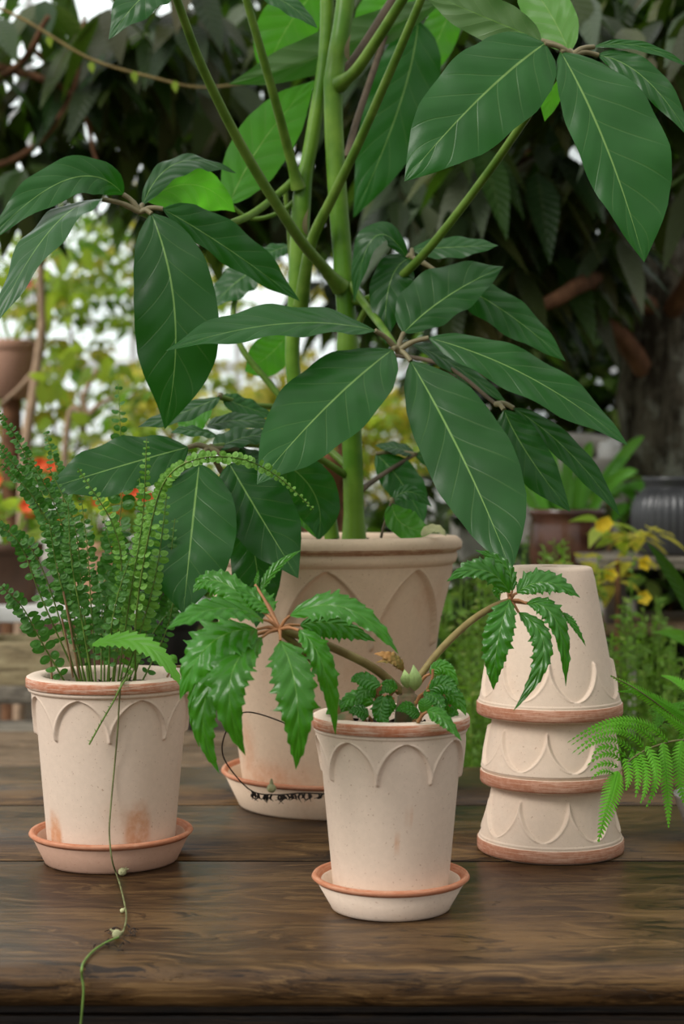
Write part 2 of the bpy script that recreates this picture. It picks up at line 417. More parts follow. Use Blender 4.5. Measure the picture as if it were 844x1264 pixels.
def soil_disc(parent, c, r, z, mat, seed=1):
    rr = random.Random(seed); mb = MB(); rows = []
    for i in range(15):
        q = r * i / 14 + 0.0004
        rows.append([(c[0] + q * math.cos(a), c[1] + q * math.sin(a), z + 0.005 * noise.noise(V3((q * 60 * math.cos(a), q * 60 * math.sin(a), seed))) + 0.004 * (1 - (i / 14) ** 2)) for a in [2 * PI * k / 64 for k in range(64)]])
    mb.grid(rows, closed=True, flip=True)
    for _ in range(160):
        a, q = rr.uniform(0, 2 * PI), r * math.sqrt(rr.random()) * .95
        s = rr.uniform(.0012, .004); p = V3((c[0] + q * math.cos(a), c[1] + q * math.sin(a), z + .003))
        vs = [p + V3((rr.uniform(-s, s), rr.uniform(-s, s), rr.uniform(-s * .5, s))) for _ in range(6)]
        mb.add(vs, [(0,1,2),(0,2,3),(3,4,5),(1,4,5),(0,4,2),(1,3,5)])
    return mb.build('soil', mat, parent)

A = math.radians
def cam_ang(phi): return A(-90 + phi)

# --- table ---------------------------------------------------------
TAB = thing('wooden_table', 'dark brown varnished wooden table under all the clay pots', 'table', (0, 1.86, 0))
tb = MB()
YF, YB = 1.339, 2.31
seams = [YF, 1.726, 2.03, YB]
def plank(y0, y1, front=False):
    e = 0.0026; x0, x1 = -0.98, 0.98; th = 0.034
    if front:
        prof = [(y1 - .0014, TZ - th), (y0 + .012, TZ - th), (y0 + .005, TZ - th + .0015), (y0 + .0015, TZ - th + .006), (y0 + .0005, TZ - .020), (y0 + .0015, TZ - .012), (y0 + .003, TZ - .007), (y0 + .0065, TZ - .003), (y0 + .012, TZ - .0008), (y0 + .022, TZ), (y1 - e, TZ), (y1 - .0014, TZ - e)]
    else:
        prof = [(y1 - .0014, TZ - th), (y0 + .0014, TZ - th), (y0 + .0014, TZ - e), (y0 + e, TZ), (y1 - e, TZ), (y1 - .0014, TZ - e)]
    nx = 120; rows = []
    for i in range(nx + 1):
        x = lerp(x0, x1, i / nx); row = []
        for k, (y, z) in enumerate(prof):
            wob = 0.0016 * noise.noise(V3((x * 6, y * 3, z * 20))) + (0.0012 * noise.noise(V3((x * 25, k * 3.1, 2))) if front and 1 < k < 9 else 0)
            if z >= TZ - .0009: zz = z + 0.0005 * noise.noise(V3((x * 5, y * 5, 0)))
            else: zz = z
            row.append((x, y + (wob if (front and 1 < k < 9) else wob * .2), zz))
        rows.append(row)
    m0 = len(tb.f); tb.grid(rows, closed=True); npf = len(prof)
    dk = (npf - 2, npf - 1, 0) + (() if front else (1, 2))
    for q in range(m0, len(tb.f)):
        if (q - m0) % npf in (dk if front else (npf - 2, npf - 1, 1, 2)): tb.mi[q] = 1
    tb.add(rows[0], [tuple(range(len(prof)))]); tb.add(rows[-1], [tuple(range(len(prof)))[::-1]])
plank(seams[0], seams[1], True); plank(seams[1], seams[2]); plank(seams[2], seams[3])
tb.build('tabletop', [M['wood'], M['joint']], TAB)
for sx in (0,):
    ap = MB(); ap.box((-.92, YF + .045, TZ - .15), (.92, YF + .07, TZ - .0335)); ap.box((-.92, YB - .07, TZ - .15), (.92, YB - .045, TZ - .0335)); ap.box((-.92, YF + .071, TZ - .15), (-.895, YB - .071, TZ - .0335)); ap.box((.895, YF + .071, TZ - .15), (.92, YB - .071, TZ - .0335))
    ap.box((-.92, YF + .036, TZ - .062), (.92, YF + .0445, TZ - .05))
    ap.build('apron', M['wood_dark'], TAB, bevel=.002)
for x in (-.88, .80):
    for y in (YF + .075, YB - .155):
        lg = MB(); lg.box((x, y, 0), (x + .08, y + .08, TZ - .034)); lg.build('leg', M['wood_dark'], TAB, bevel=.004)

# --- saucers and pots ----------------------------------------------
LS = on_table(137.5, 1060.4); FS = on_table(482, 1119); BS = on_table(408, 990)
saucer('clay_saucer', 'orange clay saucer under the pot with the button fern', LS, .0715, .0868, .0335, M['saucer_orange'], M['saucer_edge'])
saucer('clay_saucer', 'pale clay saucer with orange edge under the begonia pot', FS, .0573, .0746, .0325, M['clay'], M['saucer_edge'])
saucer('clay_saucer', 'large clay saucer under the big umbrella plant pot, dark runner hanging over it', BS, .117, .138, .045, M['clay_big'], M['saucer_edge'])

FERN = thing('potted_button_fern', 'clay pot with orange-worn rim holding a tall button fern with a trailing runner', 'potted plant', LS + V3((0, 0, .0072)))
pot_meshes(FERN, .1915, .0665, .0815, .0903, .0160, .0035, .0435, .0034, cam_ang(-15.5), .62, .011, M['clay'], M['rim'],
           stains=((-49, .026, 12, .032, .95), (31, .035, 15, .036, .85), (18, .052, 26, .012, .35), (-66, .02, 12, .02, .4)), parent=FERN)
BEG = thing('potted_begonia', 'small pale clay pot with a leafy begonia, in front of the biggest pot', 'potted plant', FS + V3((0, 0, .0072)))
pot_meshes(BEG, .1765, .0535, .0683, .0750, .0160, .0035, .0385, .0032, cam_ang(10), .62, .0095, M['clay'], M['rim'],
           stains=((12, .086, 5, .005, .65), (4, .066, 3, .003, .6), (16, .090, 2, .006, .4)), parent=BEG)
BIG = thing('potted_umbrella_plant', 'biggest clay pot with tall large-leaved umbrella plant filling the upper picture', 'potted plant', BS + V3((0, 0, .0072)))
pot_meshes(BIG, .330, .1085, .1480, .1660, .034, .004, .094, .0062, cam_ang(-1.5), .80, .014, M['clay_big'], M['rim_big'],
           stains=((-35, .03, 30, .04, .6), (-60, .06, 14, .06, .5), (10, .17, 40, .03, .25)), big=True, parent=BIG)
# --- stack of three upturned pots -----------------------------------
ST = on_table(679, 1048)
labels = ['upturned pale clay pot at the bottom of the stack, standing on the table',
          'upturned pale clay pot in the middle of the stack of three',
          'upturned pale clay pot on top of the stack, tallest in view']
for i, (dz, ph, dx) in enumerate(((0, -13, 0), (.0735, 9, .0005), (.1485, 17, -.001))):
    t = thing('clay_pot', labels[i], 'pot', ST + V3((dx, 0, dz + .163)), 'stack of upturned clay pots', (PI, 0, A((0, 3, -2)[i])))
    st = ((30, .155, 12, .008, .4), (-20, .10, 16, .03, .3)) if i == 2 else ()
    pot_meshes(t, .163, .0472, .0738, (.0802, .0775, .0800)[i], .0185, .0035, .0405, .0030, A(90 - ph), .62, .0125, M['clay'], M['rim_stack'], stains=((-20, .012, 14, .010, .55), (14, .006, 12, .008, .35), (35, .07, 22, .04, .3)) if i == 2 else ())
# ------------------------------------------------------------------ umbrella plant
BIGC = BS + V3((0, 0, .0072))
soil_disc(BIG, BIGC, .133, BIGC.z + .330 - .012, M['soil'], 3)
def pathpx(pts): return [P(*p) for p in pts]
def stalk(pts, r0, r1, n=10, steps=7, base_swell=0.0):
    pa = smooth_path(pathpx(pts), steps); m = len(pa)
    return pa, [lerp(r0, r1, (i / (m - 1)) ** .8) + base_swell * max(0, 1 - i / (m * .18)) ** 2 for i in range(m)]
def umb_leaf(name, spec, whorl, parent, petiole=None, pm=None):
    """whorl = centre; spec = leaflets; petiole = path; builds a 'leaf' part with leaflets as sub-parts"""
    mb = MB()
    if petiole:
        pa, rad = petiole; mb.tube(pa, rad, 9)
    else:
        mb.tube([whorl + V3((0, .02, .0)), whorl], [.003, .003], 8)
    for s in spec:
        b = P(s['b'][0], s['b'][1], s['d'][0])
        if not s.get('free'):
            c = whorl
            k = (c + b) * .5 + V3((0, 0, .003))
            mb.tube(smooth_path([c, k, b], 4), [.0034] * 4 + [.0028] * 5, 7, mi=1)
    part = mb.build('leaf', [pm or M['petiole'], M['petiolule']], parent)
    for q, s in enumerate(spec):
        d = s['d']; a, m, e = (P(*s[k], dd) for k, dd in zip('bmt', d))
        sc = d[1] / F
        lf = MB()
        n0 = nrm(*s['n']) if 'n' in s else nrm(R.uniform(-.12, .12), -1, .35)
        leaf_into(lf, a, m, e, s['w'][0] * sc, s['w'][1] * sc, n0, s.get('prof', PROF_OVAL), fold=s.get('fold', .13), curl=s.get('curl', -.16),
                  wave=s.get('wave', .0035), nwave=s.get('nw', 3.3), nu=30, nv=6, seed=R.uniform(0, 6), quilt=.0016, tip_twist=s.get('tw', 0))
        lf.build('leaflet', M[s.get('mat', 'leaf')], part)
    return part
def L(b, m, t, d, w, **k): return dict(b=b, m=m, t=t, d=d, w=w, **k)
UP = (0, -.55, .8)
st = MB()
pa, rad = stalk([(437, 668, 2.05), (436, 600, 2.05), (434, 540, 2.05), (430, 470, 2.05), (428, 400, 2.05), (424, 335, 2.05), (414, 200, 2.05), (412, 100, 2.05), (424, 20, 2.05), (434, -80, 2.06)], .0132, .0118, steps=8)
for i in range(len(rad)):
    for yy in (100, 345, 430): 
        y_px = YH - (pa[i].z - CZ) * F / pa[i].y
        rad[i] += .0018 * math.exp(-((y_px - yy) / 12) ** 2)
    if i < 4: rad[i] += .003 * (1 - i / 4)
st.tube(pa, rad, 20); STEM = st.build('stem', M['stem'], BIG)
st = MB()
pa, rad = stalk([(410, 666, 2.075), (402, 620, 2.08), (380, 540, 2.08), (361, 450, 2.08), (367, 350, 2.08), (373, 240, 2.08), (386, 165, 2.08), (402, 60, 2.08), (404, -60, 2.08)], .0098, .009, steps=8)
for i in range(len(rad)):
    y_px = YH - (pa[i].z - CZ) * F / pa[i].y
    rad[i] += .003 * sstep(200, 250, y_px) * sstep(420, 330, y_px)
st.tube(pa, rad, 18); st.build('stem', M['stem'], BIG)
# small papery bracts on the stems
for (x, y, d) in ((363, 222, 2.065), (379, 290, 2.065), (431, 75, 2.035), (447, 330, 2.03)):
    b = MB(); leaf_into(b, P(x, y, d), P(x - 3, y - 14, d - .004), P(x + 2, y - 33, d - .006), .0035, .0035, nrm(.2, -1, 0), PROF_LANCE, nu=8, nv=2, apparent=False); b.build('bract', M['petiolule'], BIG)

WF = P(491, 433, 1.86)
umb_leaf('f', [
    L((463, 408), (345, 400), (204, 433), (1.845, 1.76, 1.69), (31, 22), n=(-.05, -.75, .66), wave=.003, curl=-.1),
    L((484, 432), (404, 501), (317, 598), (1.845, 1.75, 1.70), (57, 50), n=(.05, -.85, .5), curl=-.12, fold=.1),
    L((507, 446), (574, 572), (631, 705), (1.845, 1.75, 1.675), (46, 64), n=(0, -.93, .36), wave=.003),
    L((529, 417), (656, 467), (775, 550), (1.855, 1.82, 1.80), (27, 30), n=(.1, -.85, .5)),
    L((498, 411), (552, 366), (621, 329), (1.87, 1.90, 1.93), (27, 44), n=(0, -.85, .52)),
    L((507, 424), (562, 452), (628, 500), (1.88, 1.92, 1.94), (12, 14), n=(0, -.8, .6)),
], WF, BIG, stalk([(430, 347, 2.05), (444, 368, 2.02), (470, 402, 1.93), (491, 433, 1.86)], .0062, .0042, base_swell=.003))
WG = P(508, 318, 1.97)
umb_leaf('behind', [
    L((507, 318), (481, 350), (476, 425), (1.97, 1.96, 1.95), (24, 27), n=(-.1, -.9, .4)),
    L((508, 308), (560, 305), (615, 303), (1.975, 1.97, 1.96), (15, 15), n=(.1, -.8, .6)),
    L((502, 318), (462, 293), (437, 374), (1.97, 1.95, 1.96), (17, 14), n=(-.35, -.75, .55), fold=.3),
    L((550, 345), (622, 384), (698, 446), (1.96, 1.95, 1.94), (25, 24), n=(.1, -.9, .4)),
], WG, BIG, stalk([(433, 420, 2.05), (450, 385, 2.03), (480, 345, 1.99), (508, 318, 1.97)], .005, .0035))
umb_leaf('low', [
    L((622, 506), (652, 562), (704, 632), (1.86, 1.85, 1.84), (27, 26), n=(-.1, -.95, .25)),
    L((634, 504), (704, 560), (765, 637), (1.87, 1.87, 1.87), (15, 17), n=(.1, -.9, .35)),
], P(612, 499, 1.88), BIG, stalk([(432, 440, 2.05), (480, 438, 2.0), (550, 452, 1.92), (612, 499, 1.88)], .0032, .0022), M['twig'])
WM = P(173, 262, 1.79)
umb_leaf('m', [
    L((187, 264), (216, 392), (203, 530), (1.785, 1.755, 1.77), (50, 54), n=(.1, -1, .12), prof=[(0, .05), (.05, .40), (.12, .64), (.25, .86), (.4, .97), (.55, 1), (.68, .93), (.78, .72), (.86, .46), (.93, .22), (.97, .09), (1, 0)]),
    L((201, 258), (284, 309), (370, 372), (1.79, 1.84, 1.90), (18, 33), n=(.1, -.95, .3)),
    L((176, 253), (222, 200), (292, 214), (1.80, 1.86, 1.92), (22, 13), n=(.05, -.75, .65)),
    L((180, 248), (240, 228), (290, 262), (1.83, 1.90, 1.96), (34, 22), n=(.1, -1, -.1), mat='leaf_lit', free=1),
    L((152, 240), (82, 222), (-22, 305), (1.79, 1.74, 1.70), (28, 27), n=(-.15, -.95, .2), mat='leaf', fold=.25),
    L((126, 246), (62, 284), (-8, 405), (1.78, 1.70, 1.66), (30, 27), n=(-.25, -.55, .8)),
], WM, BIG, stalk([(370, 214, 2.08), (345, 238, 2.06), (300, 270, 1.98), (235, 284, 1.88), (173, 262, 1.79)], .0056, .004))
WL = P(257, 553, 1.80)
umb_leaf('ll', [
    L((232, 552), (150, 575), (50, 606), (1.795, 1.76, 1.74), (37, 34), n=(-.05, -.85, .5)),
    L((246, 572), (236, 662), (226, 759), (1.79, 1.73, 1.70), (60, 55), n=(0, -.95, .32)),
    L((283, 572), (318, 632), (368, 714), (1.80, 1.78, 1.76), (40, 46), n=(.1, -.9, .4)),
    L((296, 630), (316, 695), (316, 775), (1.87, 1.86, 1.85), (32, 32), n=(-.1, -1, 0)),
    L((342, 566), (388, 610), (392, 668), (1.90, 1.93, 1.93), (33, 30), n=(.2, -1, 0)),
    L((266, 556), (297, 541), (336, 536), (1.81, 1.84, 1.86), (14, 20), n=(0, -.6, .8)),
    L((275, 561), (312, 566), (348, 582), (1.82, 1.84, 1.86), (14, 14), n=(0, -.7, .7)),
], WL, BIG, stalk([(432, 590, 2.05), (380, 560, 2.0), (310, 548, 1.88), (257, 553, 1.80)], .005, .0038))
umb_leaf('lb', [
    L((271, 490), (226, 509), (170, 527), (1.93, 1.90, 1.88), (14, 14), n=UP),
    L((275, 541), (246, 532), (210, 534), (1.90, 1.87, 1.85), (11, 12), n=UP, free=1),
    L((255, 527), (292, 519), (345, 526), (1.93, 1.93, 1.93), (11, 11), n=UP, free=1),
    L((274, 490), (302, 502), (338, 513), (1.96, 1.97, 1.98), (15, 13), n=(0, -.7, .7)),
    L((262, 500), (236, 518), (222, 530), (1.97, 1.98, 1.98), (18, 18), n=(0, -.9, .4), mat='leaf_lit', free=1),
], P(271, 490, 1.95), BIG, stalk([(432, 520, 2.06), (370, 505, 2.05), (310, 500, 2.0), (271, 490, 1.95)], .0045, .0034))
WR = P(706, 68, 1.76)
umb_leaf('r', [
    L((672, 54), (590, 123), (499, 224), (1.75, 1.72, 1.71), (59, 60), n=(.05, -.93, .35), prof=[(0, .10), (.03, .42), (.09, .68), (.2, .9), (.32, 1), (.45, 1), (.58, .95), (.70, .83), (.8, .64), (.88, .40), (.94, .2), (.98, .07), (1, 0)]),
    L((692, 64), (748, 182), (795, 324), (1.755, 1.70, 1.68), (36, 78), n=(.1, -.97, .2), tw=.1),
    L((733, 58), (790, 57), (852, 84), (1.77, 1.76, 1.75), (8, 6), n=(0, -.9, .3), fold=.4),
    L((738, 68), (797, 98), (852, 172), (1.77, 1.75, 1.73), (16, 20), n=(-.2, -.95, .2)),
    L((668, 50), (600, 22), (515, -14), (1.77, 1.78, 1.80), (24, 24), n=(0, .9, .5)),
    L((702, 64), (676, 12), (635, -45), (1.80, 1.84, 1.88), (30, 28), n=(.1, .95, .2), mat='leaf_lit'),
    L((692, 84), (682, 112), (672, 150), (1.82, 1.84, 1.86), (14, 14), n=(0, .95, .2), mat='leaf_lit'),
], WR, BIG, stalk([(432, 372, 2.05), (462, 366, 2.02), (520, 317, 1.93), (600, 216, 1.86), (672, 112, 1.79), (706, 68, 1.76)], .0062, .0043))
umb_leaf('t', [
    L((222, -22), (181, -8), (134, 49), (1.74, 1.72, 1.71), (30, 27), n=(-.1, -.9, .4)),
    L((225, -35), (300, -60), (380, -40), (1.75, 1.78, 1.8), (30, 27), n=(.1, -.8, .6)),
], P(208, -28, 1.75), BIG, stalk([(420, 354, 2.04), (399, 330, 2.01), (362, 284, 1.95), (300, 184, 1.88), (250, 84, 1.81), (220, 4, 1.76), (208, -28, 1.75)], .0085, .0042, base_swell=.004))
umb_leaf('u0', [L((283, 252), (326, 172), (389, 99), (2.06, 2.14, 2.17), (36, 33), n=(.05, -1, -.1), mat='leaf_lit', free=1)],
    P(283, 252, 2.06), BIG, stalk([(372, 240, 2.08), (345, 262, 2.08), (310, 270, 2.07), (283, 252, 2.06)], .0034, .0024))
umb_leaf('u', [
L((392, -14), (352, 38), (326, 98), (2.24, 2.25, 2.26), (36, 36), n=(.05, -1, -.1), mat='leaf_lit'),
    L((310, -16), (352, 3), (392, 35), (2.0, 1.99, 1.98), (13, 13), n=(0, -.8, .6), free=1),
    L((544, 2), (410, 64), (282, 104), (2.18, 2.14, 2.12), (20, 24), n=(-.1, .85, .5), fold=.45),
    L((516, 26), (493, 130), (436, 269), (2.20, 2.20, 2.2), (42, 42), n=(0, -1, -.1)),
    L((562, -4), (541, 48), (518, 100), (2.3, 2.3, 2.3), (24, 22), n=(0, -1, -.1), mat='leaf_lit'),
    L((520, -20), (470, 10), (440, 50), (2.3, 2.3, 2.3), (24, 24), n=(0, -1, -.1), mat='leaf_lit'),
], P(430, -70, 2.08), BIG, stalk([(432, -50, 2.06), (431, -62, 2.07), (430, -70, 2.08)], .005, .004))
umb_leaf('v', [
    L((322, 330), (292, 348), (261, 380), (2.16, 2.15, 2.14), (22, 22), n=(0, -.7, .7)),
    L((356, 303), (335, 311), (312, 322), (2.16, 2.15, 2.14), (12, 12), n=(0, -.7, .7), free=1),
    L((356, 412), (330, 440), (302, 458), (2.16, 2.16, 2.16), (24, 24), n=(0, -1, -.1), mat='leaf_lit', free=1),
], P(322, 330, 2.16), BIG, stalk([(428, 575, 2.06), (385, 535, 2.1), (333, 474, 2.12), (295, 423, 2.13), (290, 370, 2.15), (322, 330, 2.16)], .0052, .0035))
umb_leaf('n', [
    L((464, 560), (497, 598), (523, 646), (2.12, 2.10, 2.08), (22, 25), n=(.1, -.95, .25)),
    L((512, 561), (490, 553), (462, 550), (2.12, 2.12, 2.12), (8, 8), n=UP),
    L((512, 562), (550, 575), (585, 610), (2.12, 2.12, 2.12), (14, 14), n=(0, -.9, .4)),
], P(512, 561, 2.12), BIG, stalk([(443, 610, 2.05), (452, 600, 2.06), (478, 582, 2.10), (512, 561, 2.12)], .0042, .0026), M['twig'])
umb_leaf('n2', [
    L((484, 621), (497, 647), (534, 657), (1.98, 1.97, 1.96), (16, 22), n=(0, -.9, .4), mat='leaf_lit'),
    L((484, 619), (506, 607), (533, 626), (1.98, 1.98, 1.98), (10, 9), n=(0, -.8, .5)),
    L((370, 590), (374, 625), (390, 664), (1.98, 1.98, 1.97), (14, 14), n=(0, -.9, .4), mat='leaf_lit', free=1),
], P(483, 619, 1.98), BIG, stalk([(470, 664, 1.98), (474, 648, 1.98), (483, 619, 1.98)], .0018, .0016), M['twig'])
# further bare leaf stalks
for pts, r0, r1, m, w in (([(368, 232, 2.07), (357, 190, 2.05), (335, 108, 2.0), (302, -8, 1.95), (296, -40, 1.94)], .0075, .0042, 'petiole', .003),
                 ([(371, 378, 2.07), (384, 301, 2.04), (412, 240, 2.0), (450, 160, 1.95), (520, -2, 1.86), (532, -40, 1.85)], .0085, .0043, 'petiole', .002),
                 ([(419, 104, 2.04), (440, 86, 2.01), (466, 48, 1.98), (500, -6, 1.94), (515, -30, 1.93)], .0085, .0055, 'petiole', .003),
                 ([(424, 90, 2.07), (445, 62, 2.08), (488, -6, 2.1), (500, -30, 2.1)], .0065, .0055, 'twig', 0),
                 ([(428, 195, 2.09), (440, 150, 2.12), (470, 60, 2.16), (478, 30, 2.18)], .005, .004, 'twig', 0),
                 ([(352, 236, 2.11), (357, 290, 2.12), (360, 345, 2.12), (366, 470, 2.11), (385, 560, 2.09)], .0033, .0033, 'petiole', 0)):
    mb = MB(); pa, rad = stalk(pts, r0, r1, base_swell=w); mb.tube(pa, rad, 10); mb.build('stalk', M[m], BIG)
mb = MB(); leaf_into(mb, P(520, 662, 1.945), P(535, 652, 1.95), P(551, 662, 1.94), .008, .008, nrm(0, -.6, .8), wave=.003, apparent=False); mb.build('dry_leaf', M['dead'], BIG)

# ------------------------------------------------------------------ begonia
BEGC = FS + V3((0, 0, .0072))
soil_disc(BEG, BEGC, .058, BEGC.z + .1765 - .016, M['soil'], 5)
def serr(seed, k=1.0):
    rr = random.Random(seed); n = 13
    am = [[rr.choice((.35, .5, .7, 1.0, 1.5)) for _ in range(n + 2)] for _ in (0, 1)]
    def f(t, side):
        x = t * n; i = int(x); fr = x - i
        a = am[0 if side > 0 else 1][i]
        return 1 + k * (.34 * a * (fr ** 1.3 if fr < .82 else (1 - fr) / .18) - .12) * (1 if t < .97 else 0)
    return f
PROF_BEG = [(0, .05), (.05, .40), (.12, .68), (.24, .93), (.36, 1), (.5, .94), (.64, .78), (.76, .58), (.86, .36), (.94, .16), (1, 0)]
def beg_leaf(spec, c, petiole, mat, sm='beg_stalk', parent=BEG):
    mb = MB()
    if petiole: mb.tube(*petiole, 10)
    else: mb.tube([c + V3((0, .006, 0)), c], .002, 6)
    for s in spec:
        b = P(*s['b'], s['d'][0]); k = (c + b) * .5 + V3((0, 0, .002))
        mb.tube(smooth_path([c, k, b], 3), [.0017] * 4 + [.0013] * 3, 7, mi=1)
    part = mb.build('leaf', [M[sm], M['beg_red']], parent)
    for s in spec:
        d = s['d']; a, m, e = (P(*s[k], dd) for k, dd in zip('bmt', d)); sc = d[1] / F
        lf = MB(); sd = R.randint(0, 9999)
        leaf_into(lf, a, m, e, s['w'][0] * sc, s['w'][1] * sc, nrm(*s.get('n', (0, -.85, .5))), PROF_BEG, fold=s.get('fold', .22), curl=-.28, wave=s.get('wave', .0016), nwave=6.5,
                  nu=88, nv=6, ragged=serr(sd, s.get('rag', 1.0)), seed=R.uniform(0, 6), quilt=s.get('quilt', .0011), tip_twist=s.get('tw', 0))
        lf.build('leaflet', M[s.get('mat', mat)], part)
    return part
beg_leaf([
    L((325, 765), (270, 751), (205, 777), (1.445, 1.40, 1.37), (22, 19), n=(-.1, -.7, .7)),
    L((334, 757), (318, 739), (288, 725), (1.46, 1.47, 1.47), (15, 15), n=(0, -.7, .7)),
    L((320, 752), (268, 717), (238, 732), (1.47, 1.49, 1.49), (15, 18), n=(0, -.8, .5)),
    L((322, 730), (341, 701), (372, 679), (1.48, 1.49, 1.49), (5, 7), n=(.2, -.9, .4)),
    L((315, 722), (317, 714), (319, 703), (1.48, 1.48, 1.48), (3, 3)),
    L((317, 777), (258, 796), (222, 864), (1.445, 1.41, 1.41), (27, 32), n=(-.2, -.75, .6)),
    L((323, 787), (284, 842), (303, 933), (1.44, 1.38, 1.385), (29, 24), n=(-.1, -.85, .45)),
    L((300, 790), (252, 868), (271, 955), (1.455, 1.43, 1.43), (18, 20), n=(-.1, -.95, .3)),
    L((262, 800), (240, 860), (246, 923), (1.47, 1.46, 1.46), (9, 11), n=(-.1, -.95, .3)),
    L((346, 791), (366, 858), (365, 950), (1.43, 1.38, 1.385), (28, 26), n=(.05, -.9, .4)),
    L((369, 778), (399, 823), (414, 908), (1.435, 1.42, 1.43), (14, 17), n=(.2, -.9, .4)),
    L((358, 760), (428, 751), (492, 808), (1.445, 1.42, 1.41), (16, 17), n=(.1, -.75, .62)),
    L((370, 772), (414, 770), (464, 792), (1.46, 1.47, 1.48), (20, 10), n=(.1, -.95, .2), mat='beg_dark'),
], P(345, 777, 1.45), stalk([(494, 853, 1.535), (460, 824, 1.52), (400, 795, 1.48), (345, 777, 1.45)], .0047, .0036), 'beg')
mb = MB(); mb.tube(*stalk([(347, 780, 1.455), (374, 804, 1.47), (398, 830, 1.49), (414, 872, 1.50), (420, 895, 1.505)], .0034, .0036), 9); mb.build('stalk', M['beg_stalk'], BEG)
beg_leaf([
    L((629, 732), (596, 704), (551, 718), (1.575, 1.56, 1.55), (17, 13), n=(-.1, -.85, .5)),
    L((632, 730), (622, 697), (586, 679), (1.585, 1.59, 1.59), (8, 12), n=(0, -.85, .5)),
    L((638, 732), (674, 719), (716, 738), (1.58, 1.575, 1.57), (13, 17), n=(.1, -.8, .6)),
    L((650, 745), (687, 768), (698, 848), (1.575, 1.56, 1.56), (12, 14), n=(.2, -.9, .3), wave=.003),
    L((694, 756), (708, 772), (723, 798), (1.575, 1.57, 1.57), (4, 5), n=(.2, -.9, .3)),
    L((640, 756), (671, 803), (633, 878), (1.575, 1.55, 1.54), (15, 12), n=(.1, -.9, .35), wave=.003),
    L((629, 740), (614, 794), (609, 852), (1.57, 1.55, 1.55), (21, 18), n=(-.1, -.9, .4), wave=.002),
    L((626, 730), (612, 728), (618, 742), (1.595, 1.6, 1.6), (5, 6), n=(0, -1, 0)),
], P(629, 742, 1.58), stalk([(506, 852, 1.54), (540, 806, 1.545), (578, 769, 1.56), (609, 749, 1.575), (629, 742, 1.58)], .0036, .0032), 'beg_dark')
mb = MB(); mb.tube(smooth_path(pathpx([(500, 906, 1.535), (501, 880, 1.53), (503, 862, 1.535), (502, 846, 1.535)]), 6), [.0105] * 8 + [.0098] * 6 + [.007] * 5, 16); mb.build('rhizome', M['rhizome'], BEG)
mb = MB(); mb.tube(smooth_path(pathpx([(412, 905, 1.50), (420, 892, 1.50), (436, 888, 1.50)]), 5), .0085, 12); mb.build('rhizome', M['rhizome'], BEG)
for (b, m, t, w) in (((512, 853), (512, 838), (510, 820), 7.5), ((503, 850), (501, 838), (499, 826), 6), ((413, 882), (410, 855), (409, 828), 6.5)):
    mb = MB()
    for sd in (-1, 1):
        leaf_into(mb, P(*b, 1.525), P(*m, 1.515), P(*t, 1.52), w * 1.52 / F, w * 1.52 / F, nrm(sd * .3, -1, 0), PROF_LANCE, fold=-.5, curl=-.2, nu=10, nv=3)
    mb.build('bud', M['bud'], BEG)
beg_leaf([L((498, 828), (484, 811), (461, 807), (1.53, 1.52, 1.52), (6, 8), mat='curl'), L((497, 829), (487, 816), (463, 818), (1.53, 1.52, 1.52), (5, 5), mat='curl')], P(499, 836, 1.53), None, 'beg')
small = [((470, 846), (447, 838), (433, 842), 8), ((472, 850), (452, 852), (440, 872), 10), ((462, 868), (436, 862), (420, 876), 9), ((475, 858), (470, 880), (482, 896), 10), ((486, 862), (478, 872), (474, 896), 9),
         ((440, 880), (420, 874), (402, 882), 10), ((455, 884), (444, 878), (430, 880), 8), ((490, 852), (478, 848), (468, 858), 8),
         ((531, 832), (548, 824), (566, 846), 8), ((530, 852), (550, 845), (565, 858), 10), ((540, 862), (560, 860), (575, 884), 10), ((535, 872), (552, 866), (560, 884), 9), ((522, 856), (538, 862), (548, 880), 9),
         ((527, 879), (546, 886), (570, 915), 8), ((527, 874), (541, 878), (556, 888), 6), ((518, 884), (508, 878), (494, 876), 6), ((512, 872), (500, 873), (488, 878), 6), ((546, 886), (556, 880), (566, 890), 8)]
for i, (b, m, t, w) in enumerate(small):
    d = 1.505 + .012 * (i % 3) if i != 13 else 1.465
    dt = d - .012 if i != 13 else 1.452
    c = P(lerp(b[0], 505 if b[0] > 490 else 465, .5), b[1] + 12, d + .006)
    beg_leaf([dict(b=b, m=m, t=t, d=(d, d - .005, dt), w=(w * 1.2, w * 1.2), n=(R.uniform(-.3, .3), -.8, R.uniform(.2, .8)), wave=.002, mat='beg' if i % 3 else 'beg_dark', quilt=.0006, fold=.12, rag=.6)], c, None, 'beg_dark')
mb = MB(); leaf_into(mb, P(524, 879, 1.475), P(524, 870, 1.472), P(524, 861, 1.475), .0062, .0062, nrm(.1, -1, .3), [(0, .3), (.1, .7), (.3, .95), (.5, 1), (.7, .93), (.9, .55), (1, 0)], nu=10, nv=4); mb.build('leaf', M['beg'], BEG)
for pts in ([(526, 855), (540, 850), (556, 872)], [(526, 853), (533, 838), (534, 826)], [(527, 856), (545, 845), (556, 847)], [(462, 872), (466, 850), (468, 846)], [(440, 870), (447, 885), (452, 896)], [(505, 900), (512, 888), (520, 880)]):
    mb = MB(); mb.tube(smooth_path([P(x, y, 1.515) for x, y in pts], 5), .0013, 7); mb.build('stalk', M['beg_red'], BEG)

